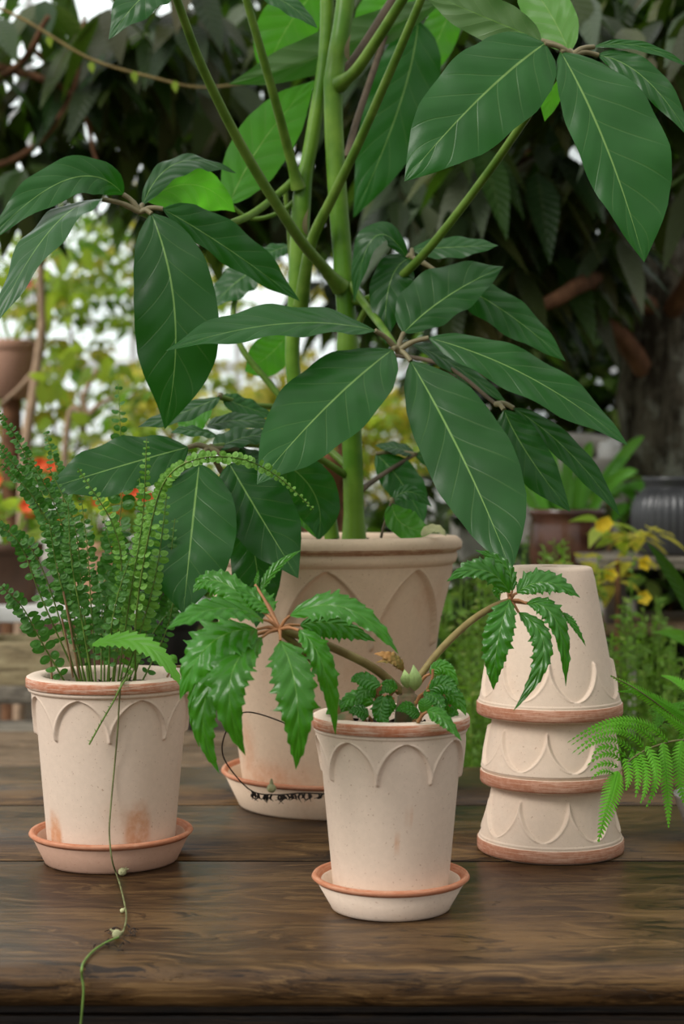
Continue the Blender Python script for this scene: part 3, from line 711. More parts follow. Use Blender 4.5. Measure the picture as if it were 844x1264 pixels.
# ------------------------------------------------------------------ button fern
FC = LS + V3((0, 0, .0072))
soil_disc(FERN, FC, .0705, FC.z + .1915 - .017, M['soil'], 8)
def frond(path, n, l0, l1, mat, stalkm, parent, face=None, r0=.0011, start=.12, rnd=.75, droop=.25, seed=0, name='frond', ang=.35):
    """rachis with two rows of rounded leaflets"""
    rr = random.Random(seed); pa = smooth_path(path, 10); m = len(pa) - 1
    mb = MB(); mb.tube(pa, [lerp(r0, r0 * .4, i / m) for i in range(m + 1)], 5, mi=1)
    for k in range(n):
        t = start + (1 - start) * (k + .5) / n
        x = t * m; i = min(m - 1, int(x)); p = pa[i].lerp(pa[i + 1], x - i)
        tg = (pa[min(m, i + 1)] - pa[max(0, i - 1)]).normalized()
        fn = face or V3((rr.uniform(-.2, .2), -1, .25)); nn = (fn - tg * fn.dot(tg)).normalized(); s = tg.cross(nn)
        env = min(1, (t - start) / .12 + .55) * (1 if t < .75 else lerp(1, .35, (t - .75) / .25))
        ln = lerp(l0, l1, t) * env
        for sd in (-1, 1):
            if rr.random() < .09: continue
            dr = (s * sd + tg * (ang + rr.uniform(-.15, .15)) + nn * rr.uniform(-.5, .35) - V3((0, 0, droop * rr.uniform(.3, 1)))).normalized()
            n2 = (nn + V3((rr.uniform(-.8, .8), rr.uniform(-.3, .3), rr.uniform(-.5, 1.5)))); n2 = (n2 - dr * n2.dot(dr)).normalized()
            w = dr.cross(n2) * (ln * rnd * .5)
            L1 = ln * rr.uniform(.75, 1.2)
            b = p + tg * rr.uniform(-.0008, .0008)
            ring = [b + dr * L1 * a + w * c + n2 * (abs(c) * -.12 * ln) for a, c in ((.06, .25), (.14, .72), (.36, 1), (.62, .98), (.85, .62), (.98, .1), (.9, -.55), (.66, -.97), (.38, -1), (.14, -.75), (.06, -.25))]
            ctr = b + dr * L1 * .5 + n2 * .0004
            uv = [(.5, .5)] + [(.5, .9)] * len(ring)
            mb.add([ctr] + ring, [(0, 1 + (q + 1) % len(ring), 1 + q) for q in range(len(ring))], uv)
    return mb.build(name, [M[mat], M[stalkm]], parent)
sc = 1.72 / F
FR = [  # (base px, [through px], tip px, base d, tip d, leaflet px, material)
    ((88, 834), [(60, 640), (28, 555)], (-2, 508), 1.74, 1.70, 10, 'fern'),
    ((92, 836), [(70, 690), (35, 600)], (-6, 545), 1.72, 1.66, 12, 'fern'),
    ((96, 836), [(80, 700), (45, 620)], (2, 572), 1.71, 1.64, 12, 'fern'),
    ((86, 834), [(64, 720), (30, 650)], (-12, 590), 1.73, 1.68, 12, 'fern'),
    ((84, 836), [(66, 740), (40, 680)], (2, 650), 1.74, 1.72, 13, 'fern'),
    ((90, 836), [(52, 740), (22, 668)], (-20, 640), 1.71, 1.66, 12, 'fern'),
    ((72, 838), [(50, 790), (28, 750)], (1, 722), 1.68, 1.63, 15, 'fern'),
    ((100, 834), [(90, 700), (75, 600)], (56, 532), 1.78, 1.80, 14, 'fern'),
    ((104, 836), [(96, 720), (70, 630)], (34, 560), 1.72, 1.68, 12, 'fern'),
    ((108, 836), [(102, 740), (92, 650)], (60, 575), 1.70, 1.66, 11, 'fern'),
    ((112, 834), [(112, 740), (108, 680)], (100, 612), 1.77, 1.78, 13, 'fern'),
    ((116, 834), [(122, 740), (120, 690)], (112, 618), 1.79, 1.80, 14, 'fern'),
    ((120, 836), [(128, 730), (150, 620)], (146, 474), 1.79, 1.87, 19, 'fern'),
    ((138, 838), [(150, 720), (140, 650)], (96, 578), 1.68, 1.63, 10, 'fern_new'),
    ((146, 836), [(160, 740), (176, 640)], (181, 541), 1.68, 1.63, 11, 'fern_new'),
    ((150, 836), [(168, 740), (178, 670)], (172, 590), 1.72, 1.70, 14, 'fern'),
    ((130, 836), [(140, 750), (150, 690)], (140, 640), 1.70, 1.68, 14, 'fern'),
    ((126, 836), [(130, 760), (140, 700)], (128, 640), 1.73, 1.72, 13, 'fern'),
    ((152, 838), [(176, 770), (194, 700)], (206, 610), 1.70, 1.66, 13, 'fern_new'),
    ((156, 836), [(182, 770), (205, 720)], (216, 640), 1.73, 1.72, 13, 'fern'),
    ((160, 836), [(190, 780), (212, 750)], (236, 700), 1.76, 1.78, 13, 'fern'),
    ((166, 838), [(196, 800), (206, 770)], (222, 726), 1.74, 1.74, 12, 'fern'),
    ((170, 838), [(178, 790), (186, 740)], (190, 680), 1.72, 1.70, 13, 'fern'),
    ((140, 836), [(150, 770), (165, 720)], (176, 660), 1.69, 1.66, 12, 'fern_new'),
    ((184, 840), [(196, 800), (208, 770)], (214, 740), 1.76, 1.77, 11, 'fern'),
    ((100, 838), [(86, 760), (70, 700)], (60, 640), 1.69, 1.65, 12, 'fern'),
    ((110, 838), [(100, 760), (88, 690)], (84, 620), 1.68, 1.64, 12, 'fern'),
    ((122, 838), [(116, 770), (108, 700)], (96, 650), 1.69, 1.66, 12, 'fern'),
    ((150, 838), [(158, 790), (170, 750)], (196, 700), 1.68, 1.65, 12, 'fern'),
    ((134, 838), [(136, 790), (144, 740)], (160, 690), 1.67, 1.65, 12, 'fern'),
]
for i, (b, mid, t, db, dt, lp, mt) in enumerate(FR):
    if i in (3, 11, 21, 27, 28): continue
    n = len(mid) + 1
    # foot of every frond in the soil of the pot
    foot = V3((lerp(P(*b, db).x, FC.x, .25), FC.y + max(-.05, min(.05, (db - FC.y) * .8)), FC.z + .176))
    pts = [foot] + [P(x, y, lerp(db, dt, (k + 1) / n)) for k, (x, y) in enumerate(mid)] + [P(*t, dt)]
    ln = sum((pts[k + 1] - pts[k]).length for k in range(len(pts) - 1))
    frond(pts, int(ln / .0084), lp * sc * .98, lp * sc * .9, mt, 'fern_stalk', FERN, seed=i, start=.16 if i % 3 else .08)
# long pale frond bending across the umbrella leaves
frond(smooth_path([V3((FC.x + .03, FC.y - .03, FC.z + .176)), P(168, 760, 1.66), P(186, 650, 1.62), P(206, 590, 1.60), P(246, 566, 1.60), P(300, 567, 1.61), P(345, 590, 1.63), P(387, 629, 1.65)], 4), 58, 10 * sc, 8.5 * sc, 'fern_new', 'fern_stalk', FERN, seed=77, rnd=.95, start=.05, droop=.1)
# broad notched new frond leaning over the rim, dry stalks, curled croziers
mb = MB(); rg = lambda t, s: 1 + .42 * ((t * 13) % 1 - .6)
leaf_into(mb, P(114, 796, 1.66), P(178, 796, 1.62), P(226, 851, 1.60), 11 * sc, 11 * sc, nrm(-.1, -.8, .6), [(0, .2), (.1, .6), (.3, .95), (.5, 1), (.7, .8), (.9, .4), (1, 0)], fold=.15, nu=78, nv=5, ragged=rg)
mb.build('frond', M['fern_new'], FERN)
for pts in ([(90, 836, 1.71), (84, 800, 1.70), (76, 762, 1.69)], [(98, 838, 1.70), (88, 780, 1.68), (78, 730, 1.67)], [(64, 838, 1.69), (62, 812, 1.68), (54, 814, 1.68)], [(206, 836, 1.72), (214, 824, 1.72), (228, 822, 1.71)]):
    mb = MB(); mb.tube(smooth_path(pathpx(pts), 8), .0012, 6); mb.build('dry_stalk', M['fern_dry'], FERN)
mb = MB(); mb.tube(smooth_path(pathpx([(212, 838, 1.70), (212, 824, 1.69), (209, 814, 1.69), (214, 812, 1.685), (214, 818, 1.685)]), 8), [.0012 + .0001 * i for i in range(33)], 8); mb.build('crozier', M['fern_new'], FERN)
# the runner: over the rim, down the pot, across the table and over its edge
fr = FC.y - .0903
run = [P(152, 838, 1.66), P(149, 846, fr - .001), P(147, 870, 1.648), P(145, 905, 1.653), P(140, 960, 1.660), P(136, 1005, 1.655), P(135, 1030, 1.645), P(138, 1060, 1.64)] + \
      [PT(x, y, TZ + .003) for x, y in ((144, 1080), (148, 1092), (153, 1112), (156, 1132), (152, 1150), (146, 1157))]
kn = MB(); mb = MB(); mb.tube(smooth_path(run, 6), .0009, 7)
for k in range(26):
    p = run[2 + k % 12] + V3((R.uniform(-.002, .002), -.001, R.uniform(-.01, .01)))
fo = mb.build('runner', M['runner'], FERN)
run2 = [run[-1]] + [PT(x, y, TZ + .002) for x, y in ((132, 1163), (115, 1174), (104, 1187), (101, 1196))] + [P(101, 1206, YF - .003), P(103, 1222, YF - .004), P(101, 1250, YF - .002), P(99, 1275, YF), P(100, 1300, YF)]
mb = MB(); mb.tube(smooth_path(run2, 6), .00105, 7); mb.build('runner', M['runner_green'], FERN)
for (x, y, r) in ((151, 1076, .0042), (144, 1153, .0040), (151, 1124, .0022)):
    c = PT(x, y, TZ + r); 
    mb = MB(); mb.lathe([(r * math.sin(PI * k / 8) * (1 + .1 * (k % 2)) + 1e-5, -r * math.cos(PI * k / 8)) for k in range(9)], 12, c)
    for q in range(5):
        a = R.uniform(0, 2 * PI); mb.tube([c, c + V3((math.cos(a) * r * 1.6, math.sin(a) * r * 1.2, r * R.uniform(0, 1.2)))], [.0011, .0003], 5)
    mb.build('knot', M['knot'], fo)
mb = MB()
for k in range(16):
    c = PT(R.choice([152, 160, 125, 135]) + R.uniform(-10, 10), R.choice([1148, 1160, 1168]) + R.uniform(-6, 6), TZ + .0016)
    mb.tube(smooth_path([c, c + V3((R.uniform(-.006, .006), R.uniform(-.008, .008), .002)), c + V3((R.uniform(-.01, .01), R.uniform(-.01, .01), 0))], 3), .00045, 5)
mb.build('rootlets', M['runner_dark'], fo)
mb = MB(); mb.tube(smooth_path([P(157, 836, 1.665), P(150, 846, fr - .004), P(140, 866, 1.643), P(126, 890, 1.644), P(110, 919, 1.646)], 6), [.0012] * 10 + [.0009] * 15, 6)
for k in range(18):
    t = k / 18; c = P(lerp(148, 110, t), lerp(850, 919, t), 1.643); mb.tube([c, c + V3((R.uniform(-.004, .004), -.001, R.uniform(.001, .004)))], [.0006, .0002], 4)
mb.build('runner', M['runner_green'], FERN)
# dark dry runner with rootlets that hangs over the big saucer
rd = [P(318, 872, 1.72), P(352, 893, 1.76)]
mb = MB()
rp = smooth_path([P(372, 905, 1.80), P(345, 890, 1.80), P(304, 879, 1.80), P(284, 894, 1.80), P(274, 922, 1.82), P(282, 946, 1.86), P(310, 976, 1.885), P(340, 981, 1.894), P(372, 979, 1.899), P(402, 980, 1.90)], 7)
mb.tube(rp, .0008, 7)
for k in range(34):
    i = R.randint(42, len(rp) - 2); c = rp[i]; 
    mb.tube(smooth_path([c, c + V3((R.uniform(-.004, .004), -.001, -.004)), c + V3((R.uniform(-.006, .006), -.001, -R.uniform(.005, .011)))], 3), [.0009, .0012, .0014, .0016, .001, .0004, .0003], 5)
DR = mb.build('dry_runner', M['runner_dark'], FERN)
mb = MB(); c = P(335, 973, 1.885); mb.lathe([(.0055 * math.sin(PI * k / 7) + 1e-5, -.0055 * math.cos(PI * k / 7)) for k in range(8)], 10, c); mb.tube([c, c + V3((0, 0, .011))], [.004, .001], 6); mb.build('knot', M['knot'], DR)

# ------------------------------------------------------------------ lace fern at the edge of the picture
LC = PT(902, 1040) + V3((0, 0, 0))
LF = thing('potted_lace_fern', 'bright green lace fern in a pale bowl at the right edge of the table', 'potted plant', LC)
mb = MB(); rr_ = .0625; hh = .055
mb.lathe([(.001, 0), (.034, 0), (.038, .003), (.052, .02), (.060, .042), (rr_, hh - .004), (rr_ + .001, hh - .001), (rr_ - .001, hh), (rr_ - .005, hh - .001), (rr_ - .006, hh - .004), (.050, .024), (.034, .006), (.001, .006)], 96)
mb.build('pot', mat_plain('pale_glaze', srgb(170, 165, 160), 0.35, .1, 10), LF, local=True)
soil_disc(LF, LC, .056, LC.z + hh - .012, M['soil'], 11)
def pinna(mb, a, m, e, w, n0, teeth, seed=0, mi=0):
    """narrow pinna cut nearly to the midrib: a row of curved pinnules either side"""
    tgs = (e - a).length
    mb.tube([bez(a, m, e, i / 8) for i in range(9)], [.0006 - .0004 * i / 8 for i in range(9)], 5, mi=0)
    for k in range(teeth):
        t = (k + .4) / teeth; p = bez(a, m, e, t); tg = (bez(a, m, e, min(1, t + .03)) - bez(a, m, e, max(0, t - .03))).normalized()
        nn = (n0 - tg * n0.dot(tg)).normalized(); s = tg.cross(nn)
        env = min(1, .55 + t * 2.5) * (1 - t ** 2.2) + .06
        for sd in (-1, 1):
            ln = w * env; bw = tgs / teeth * .92
            dr = (s * sd + tg * .55).normalized()
            q = [p - tg * bw * .5, p + dr * ln * .5 - tg * bw * .42 - nn * ln * .05, p + dr * ln * .95 - tg * bw * .05 - nn * ln * .16, p + dr * ln + tg * bw * .3 - nn * ln * .16, p + dr * ln * .55 + tg * bw * .45 + nn * ln * .03, p + tg * bw * .5]
            mb.add(q, [(0, 1, 4, 5), (1, 2, 3, 4)] if sd > 0 else [(5, 4, 1, 0), (4, 3, 2, 1)], [(.3, .5), (.3, .8), (.3, 1), (.3, 1), (.3, .8), (.3, .5)])
def lace_frond(rach, pins, rr0=.0014):
    mb = MB(); pa = smooth_path(pathpx(rach), 8); mb.tube(pa, [lerp(rr0, .0005, i / (len(pa) - 1)) for i in range(len(pa))], 7, mi=1)
    for k, (b, m, e, d, w) in enumerate(pins):
        a_, m_, e_ = P(*b, d[0]), P(*m, d[1]), P(*e, d[2])
        pinna(mb, a_, m_, e_, 1.25 * w * d[1] / F, nrm(-.1, -.9, .45), max(8, int((e_ - a_).length / .0034)))
    return mb.build('frond', [M['lace'], M['lace_stalk']], LF)
d0 = 1.60
lace_frond([(900, 985, 1.70), (880, 930, 1.68), (845, 914, 1.64), (806, 922, 1.61), (778, 938, 1.59), (762, 958, 1.58), (750, 990, 1.575), (739, 1036, 1.57)], [
    ((824, 916), (770, 888), (700, 917), (1.62, 1.60, 1.60), 5.5), ((810, 919), (765, 894), (705, 920), (1.61, 1.59, 1.59), 5.5), ((794, 922), (757, 902), (706, 930), (1.60, 1.58, 1.58), 5.5),
    ((782, 929), (750, 912), (713, 932), (1.6, 1.58, 1.58), 5), ((773, 934), (748, 921), (730, 936), (1.59, 1.58, 1.58), 5), ((766, 939), (748, 930), (724, 946), (1.59, 1.58, 1.58), 5), ((762, 947), (746, 942), (728, 952), (1.585, 1.575, 1.575), 4.5), ((757, 955), (744, 952), (729, 962), (1.58, 1.57, 1.57), 4),
    ((770, 936), (776, 955), (772, 976), (1.59, 1.575, 1.57), 6), ((778, 930), (787, 952), (784, 985), (1.60, 1.58, 1.57), 6.5), ((786, 927), (798, 958), (790, 992), (1.60, 1.58, 1.57), 6.5), ((797, 921), (810, 956), (797, 997), (1.60, 1.585, 1.58), 7), ((818, 917), (823, 968), (825, 1022), (1.615, 1.60, 1.59), 8.5), ((842, 914), (838, 955), (848, 1000), (1.63, 1.615, 1.61), 9),
    ((862, 918), (866, 960), (880, 1004), (1.65, 1.63, 1.62), 9),
    ((762, 952), (752, 990), (738, 1040), (1.58, 1.572, 1.568), 12)])
lace_frond([(895, 985, 1.72), (880, 930, 1.72), (850, 900, 1.71), (818, 874, 1.70), (784, 850, 1.69), (754, 834, 1.685)], [
    ((862, 908), (812, 868), (753, 834), (1.72, 1.70, 1.685), 10), ((840, 880), (800, 858), (762, 854), (1.71, 1.70, 1.69), 5), ((852, 890), (830, 876), (802, 858), (1.71, 1.70, 1.69), 7), ((868, 912), (840, 896), (806, 872), (1.70, 1.69, 1.68), 8)])
lace_frond([(905, 985, 1.74), (895, 920, 1.76), (870, 870, 1.78), (818, 835, 1.80)], [((880, 890), (850, 850), (816, 834), (1.76, 1.78, 1.80), 8)])
for ang, dd in ((20, .5), (70, 1), (130, .9), (185, .6), (-40, .8), (-75, .7)):
    a = A(ang); b = V3((LC.x, LC.y, LC.z + .045)); t = b + V3((math.cos(a) * .14 * dd + .05, math.sin(a) * .12 * dd, .10)); e = b + V3((math.cos(a) * .24 * dd + .08, math.sin(a) * .2 * dd, .06))
    mb = MB(); pa = smooth_path([b, b.lerp(t, .5) + V3((0, 0, .04)), t, e], 8); mb.tube(pa, .0011, 6, mi=1)
    for k in range(8, len(pa) - 1):
        tg = (pa[k + 1] - pa[k - 1]).normalized(); s = tg.cross(V3((0, 0, 1))).normalized(); ln = .06 * (1 - (k - 8) / (len(pa) - 8)) + .008
        for sd in (-1, 1):
            q = pa[k] + s * sd * ln + tg * ln * .4 - V3((0, 0, ln * .25)); pinna(mb, pa[k], pa[k].lerp(q, .5) + V3((0, 0, ln * .08)), q, .006, V3((0, -.2, 1)).normalized(), max(6, int(ln / .004)))
    mb.build('frond', [M['lace'], M['lace_stalk']], LF)
# ------------------------------------------------------------------ background
M['bgleaf'] = mat_leaf('evergreen_leaf', (0.022, 0.062, 0.012), (0.10, 0.12, 0.035), (0.11, 0.15, 0.045), (0.10, 0.25, 0.012), 0.28, 0.38, 0.3, nv=12, bump=.4, alt=(0.10, 0.11, 0.03))
M['bgleaf_dark'] = mat_leaf('evergreen_leaf_dark', (0.014, 0.034, 0.009), (0.065, 0.07, 0.022), (0.07, 0.09, 0.03), (0.07, 0.15, 0.008), 0.22, 0.40, 0.25, nv=12, bump=.4, alt=(0.065, 0.055, 0.016))
M['bglime'] = mat_leaf('lime_leaf', (0.19, 0.33, 0.03), (0.25, 0.38, 0.06), (0.3, 0.4, 0.12), (0.58, 0.78, 0.06), 0.5, 0.45, 0.3, alt=(0.34, 0.40, 0.08))
M['bgyellow'] = mat_leaf('yellowing_leaf', (0.48, 0.43, 0.06), (0.5, 0.46, 0.1), (0.5, 0.5, 0.2), (0.85, 0.78, 0.10), 0.5, 0.5, 0.3, var=.3)
M['herb'] = mat_leaf('herb_leaf', (0.11, 0.24, 0.03), (0.15, 0.27, 0.05), (0.2, 0.3, 0.1), (0.24, 0.5, 0.03), 0.4, 0.5, 0.25, alt=(0.26, 0.31, 0.07))
M['strap'] = mat_leaf('strap_leaf', (0.09, 0.28, 0.03), (0.14, 0.3, 0.06), (0.25, 0.45, 0.12), (0.3, 0.7, 0.05), 0.4, 0.4, 0.4, var=.25, svs=.05)
s_ = NT('lichen_bark'); ba = s_.noise(s_.coord('Object', (13, 13, 2.2)), 2.0, 7, .7); bb = s_.noise(s_.coord('Object', (1, 1, .6)), 16, 5, .65)
cb = s_.mix(s_.rng(ba, .40, .62), (0.035, 0.028, 0.018), (0.15, 0.13, 0.09)); cb = s_.mix(s_.rng(bb, .48, .66, 0, .9), cb, (0.33, 0.33, 0.26))
M['bark'] = s_.done(s_.bsdf(cb, .95, s_.bump(s_.math('ADD', ba, s_.math('MULTIPLY', bb, .5)), 1.0, .03), .1))
M['bgleaf_pale'] = mat_leaf('evergreen_leaf_pale', (0.085, 0.125, 0.065), (0.14, 0.17, 0.10), (0.16, 0.2, 0.1), (0.10, 0.22, 0.03), 0.25, 0.42, 0.35, nv=12, bump=.4, alt=(0.15, 0.17, 0.10))
M['faded'] = mat_clay('faded_terracotta', srgb(204, 160, 138), srgb(190, 130, 100), 0.4, 3.3)
M['branch'] = mat_plain('branch_bark', (0.17, 0.082, 0.042), 0.85, 0.35, 26, 0.2, 0.7)
M['pale_twig'] = mat_plain('pale_twig', (0.48, 0.33, 0.22), 0.8, 0.2, 26, 0.2, 0.4)
M['terra'] = mat_clay('plain_terracotta', srgb(178, 120, 88), srgb(196, 140, 105), 0.5, 7.1)
M['peach'] = mat_clay('peach_terracotta', srgb(226, 176, 146), srgb(214, 150, 118), 0.4, 8.1)
M['brown_pot'] = mat_plain('brown_clay', (0.10, 0.052, 0.032), 0.6, 0.25, 12)
M['black_plastic'] = mat_plain('black_plastic', (0.02, 0.018, 0.016), 0.5, 0.2, 12)
M['glazed'] = mat_plain('brown_glaze', (0.07, 0.030, 0.018), 0.14, 0.5, 14, 0.6, 0.05)
M['jar'] = mat_plain('charcoal_glaze', (0.035, 0.036, 0.038), 0.32, 0.25, 10, 0.6, 0.2)
M['white'] = mat_plain('white_paint', (0.80, 0.79, 0.76), 0.5, 0.05, 8)
M['greywood'] = mat_wood('weathered_wood', (0.10, 0.085, 0.065), (0.20, 0.17, 0.13), (0.32, 0.28, 0.22), 0.7, 5, 0.3)
M['plankwood'] = mat_wood('bench_wood', (0.09, 0.055, 0.025), (0.17, 0.11, 0.06), (0.26, 0.18, 0.11), 0.6, 9, 0.3)
M['crate'] = mat_wood('crate_wood', (0.20, 0.15, 0.08), (0.34, 0.27, 0.15), (0.45, 0.38, 0.22), 0.7, 6, 0.3)
M['ground'] = mat_plain('ground', (0.060, 0.045, 0.030), 0.95, 0.4, 6, 0.1, 0.8)
M['stone'] = mat_plain('pale_stone', (0.42, 0.39, 0.34), 0.9, 0.25, 14, 0.2, 0.8)
M['ochre'] = mat_plain('ochre_stem', (0.30, 0.22, 0.075), 0.7, 0.25, 40)
M['orange'] = mat_leaf('orange_petal', (0.85, 0.16, 0.05), (0.85, 0.2, 0.08), (0.9, 0.3, 0.1), (0.95, 0.25, 0.06), 0.4, 0.5, 0.3, svs=0, midw=0)
M['yellow'] = mat_leaf('yellow_petal', (0.80, 0.62, 0.04), (0.8, 0.65, 0.08), (0.9, 0.7, 0.1), (0.9, 0.7, 0.06), 0.4, 0.5, 0.3, svs=0, midw=0)
M['pink'] = mat_leaf('pink_petal', (0.75, 0.22, 0.25), (0.8, 0.3, 0.3), (0.9, 0.4, 0.4), (0.9, 0.35, 0.35), 0.4, 0.5, 0.3, svs=0, midw=0)
M['metal'] = mat_plain('white_metal', (0.74, 0.75, 0.75), 0.45, 0.06, 6)

def loose_leaf(mb, p, dr, nn, ln, w, mi=0, droop=.3, nu=5):
    """small background blade"""
    dr = dr.normalized(); nn = (nn - dr * nn.dot(dr))
    nn = nn.normalized() if nn.length > 1e-4 else dr.orthogonal().normalized()
    s = dr.cross(nn); rows = []; ur = []
    for i in range(nu + 1):
        t = i / nu; hw = w * table(PROF_LANCE, t)
        c = p + dr * ln * t - V3((0, 0, droop * ln * t * t))
        rows.append([c - s * hw + nn * hw * .25, c, c + s * hw + nn * hw * .25]); ur.append([(t, 0), (t, .5), (t, 1)])
    mb.grid(rows, ur, mi=mi)
    if mb.stain is None: mb.stain = []
    q = R.random() ** 2
    mb.stain += [q] * (len(mb.v) - len(mb.stain))
def rdir(rr): 
    v = V3((rr.gauss(0, 1), rr.gauss(0, 1), rr.gauss(0, 1))); return v.normalized()
def foliage(parent, blobs, mats, seed, name='foliage', hang=.7, ln=(.10, .17), wr=.17, whorl=5, droop=.3):
    """blobs: (centre, radii, n twigs); at every twig end a drooping whorl of leaves"""
    rr = random.Random(seed); mb = MB()
    for (c, rad, n) in blobs:
        for _ in range(n):
            q = rdir(rr) * (rr.random() ** .4); p = V3(c) + V3((q.x * rad[0], q.y * rad[1], q.z * rad[2]))
            mi = rr.randrange(len(mats)); a0 = rr.uniform(0, 6.28)
            for k in range(whorl):
                a = a0 + 6.28 * k / whorl + rr.uniform(-.3, .3)
                d = V3((math.cos(a), math.sin(a), -hang + rr.uniform(-.45, .45)))
                l = rr.uniform(*ln)
                loose_leaf(mb, p + d * .012, d, V3((rr.uniform(-.3, .3), rr.uniform(-.6, .2), 1)), l, l * wr, mi, droop)
    mb.stain = mb.stain or None
    return mb.build(name, [M[m] for m in mats], parent)
def limb(parent, pts, r0, r1, mat, name='branch', n=9, rough=0.0, steps=7):
    pa = smooth_path(pts, steps); mb = MB(); m = len(pa) - 1
    mb.tube(pa, [lerp(r0, r1, i / m) * (1 + rough * noise.noise(pa[i] * 9)) for i in range(m + 1)], n)
    if rough: mb.v = [tuple(V3(v) + V3((noise.noise(V3(v) * 14), noise.noise(V3(v) * 14 + V3((9, 0, 0))), 0)) * r0 * rough * .5) for v in mb.v]
    return mb.build(name, M[mat], parent)
def tree(name, label, cat, foot, branches, blobs, mats, seed, bark='branch', group=None, **kw):
    t = thing(name, label, cat, foot, group)
    for k, (pts, r0, r1) in enumerate(branches):
        limb(t, pts, r0, r1, bark if k == 0 else kw.get('bmat', 'branch'), 'trunk' if k == 0 else 'branch', n=18 if k == 0 else 8, rough=.25 if k == 0 else .1)
    kw.pop('bmat', None)
    foliage(t, blobs, mats, seed, **kw)
    return t
def B(px, py, d, rx, ry, rz, n): return (P(px, py, d), (rx, ry, rz), n)

# floor
g = MB(); g.grid([[(-14, -3, 0), (14, -3, 0)], [(-14, 26, 0), (14, 26, 0)]]); fl = g.build('floor', M['ground']); fl['kind'] = 'structure'
# glazed wall far behind: steel bars and panes
wall = MB()
for x in [i * .62 - 6.2 for i in range(21)]: wall.box((x - .02, 9.6, .5), (x + .02, 9.66, 5.2))
for z in (.5, 1.9, 3.4, 5.2): wall.box((-6.3, 9.59, z - .03), (6.3, 9.67, z + .03))
wo = wall.build('window_1', M['metal'], smooth=False); wo['kind'] = 'structure'
s_ = NT('clear_glass'); gl = s_.n('ShaderNodeBsdfGlossy', ins={1: .02}); tp = s_.n('ShaderNodeBsdfTransparent', ins={0: (.97, .99, .98)}); mx = s_.n('ShaderNodeMixShader', ins={0: .05})
s_.t.links.new(tp.outputs[0], mx.inputs[1]); s_.t.links.new(gl.outputs[0], mx.inputs[2]); glass = s_.done(mx.outputs[0])
pn = MB()
for i in range(20):
    x = i * .62 - 6.2
    for z0, z1 in ((.53, 1.87), (1.93, 3.37), (3.43, 5.17)): pn.box((x + .021, 9.625, z0), (x + .599, 9.629, z1))
pn.build('pane', glass, wo, smooth=False)
kb = MB(); kb.box((-6.4, 9.55, 0), (6.4, 9.75, .49)); k_ = kb.build('wall_back', M['brown_pot'], smooth=False); k_['kind'] = 'structure'

# evergreen trees with long drooping leaves
tree('evergreen_tree', 'dark evergreen tree with a lichen-covered trunk rising behind the charcoal jar', 'tree', P(812, 603, 4.0) - V3((0, 0, CZ)),
     [([V3((.80, 4.0, 0)), V3((.80, 4.0, .6)), P(822, 600, 4.0), P(815, 450, 4.0), P(800, 340, 4.0), P(760, 150, 4.0), P(700, -100, 4.0)], .125, .085),
      ([P(812, 480, 3.95), P(770, 420, 3.9), P(730, 380, 3.8), P(690, 260, 3.7), P(640, 160, 3.6)], .03, .012), ([P(805, 380, 3.95), P(742, 348, 3.55), P(715, 352, 3.4), P(680, 372, 3.35), P(620, 392, 3.35)], .024, .012),
      ([P(800, 330, 4), P(720, 240, 3.8), P(650, 200, 3.6), P(560, 180, 3.5)], .022, .008), ([P(770, 200, 4), P(650, 60, 3.7), P(520, 0, 3.5)], .03, .01), ([P(805, 420, 4), P(860, 330, 3.8), P(900, 200, 3.6)], .03, .012)],
     [B(650, 230, 3.5, .30, .30, .22, 36), B(600, 330, 3.6, .22, .25, .12, 12), B(720, 50, 3.3, .35, .3, .22, 34), B(850, 60, 3.2, .2, .3, .28, 24), B(540, 80, 3.8, .35, .3, .35, 34), B(700, 310, 3.8, .16, .2, .12, 12), B(640, 0, 3.9, .7, .3, .3, 50), B(640, 150, 4.6, .7, .3, .5, 60)],
     ['bgleaf', 'bgleaf_dark', 'bgleaf', 'bgleaf_pale', 'bgleaf_dark'], 21, bark='bark', bmat='branch', hang=.8, ln=(.13, .21), wr=.17)
tree('evergreen_tree', 'dark evergreen tree with brown bark behind the umbrella plant stems', 'tree', V3((.005, 5.0, 0)),
     [([V3((.005, 5.0, 0)), V3((.005, 5.0, 1.0)), P(424, 330, 5.0), P(416, 150, 4.9), P(425, -100, 4.8)], .03, .024),
      ([P(398, 290, 5.0), P(240, 180, 4.7), P(140, 150, 4.4), P(40, 60, 4.2)], .025, .008), ([P(402, 190, 4.95), P(260, 100, 4.6), P(150, 20, 4.3)], .022, .008), ([P(400, 250, 5), P(440, 180, 4.6), P(500, 150, 4.4)], .02, .008)],
     [B(310, 90, 4.5, .6, .4, .36, 40), B(170, 50, 4.2, .5, .35, .30, 22), B(330, 240, 4.7, .5, .3, .14, 26), B(450, 100, 4.6, .5, .4, .42, 70), B(490, 300, 4.9, .45, .3, .2, 24), B(220, 220, 4.4, .35, .3, .12, 14)],
     ['bgleaf_dark', 'bgleaf', 'bgleaf_dark', 'bgleaf_pale'], 22, bark='branch', hang=.6, ln=(.13, .21), wr=.2)
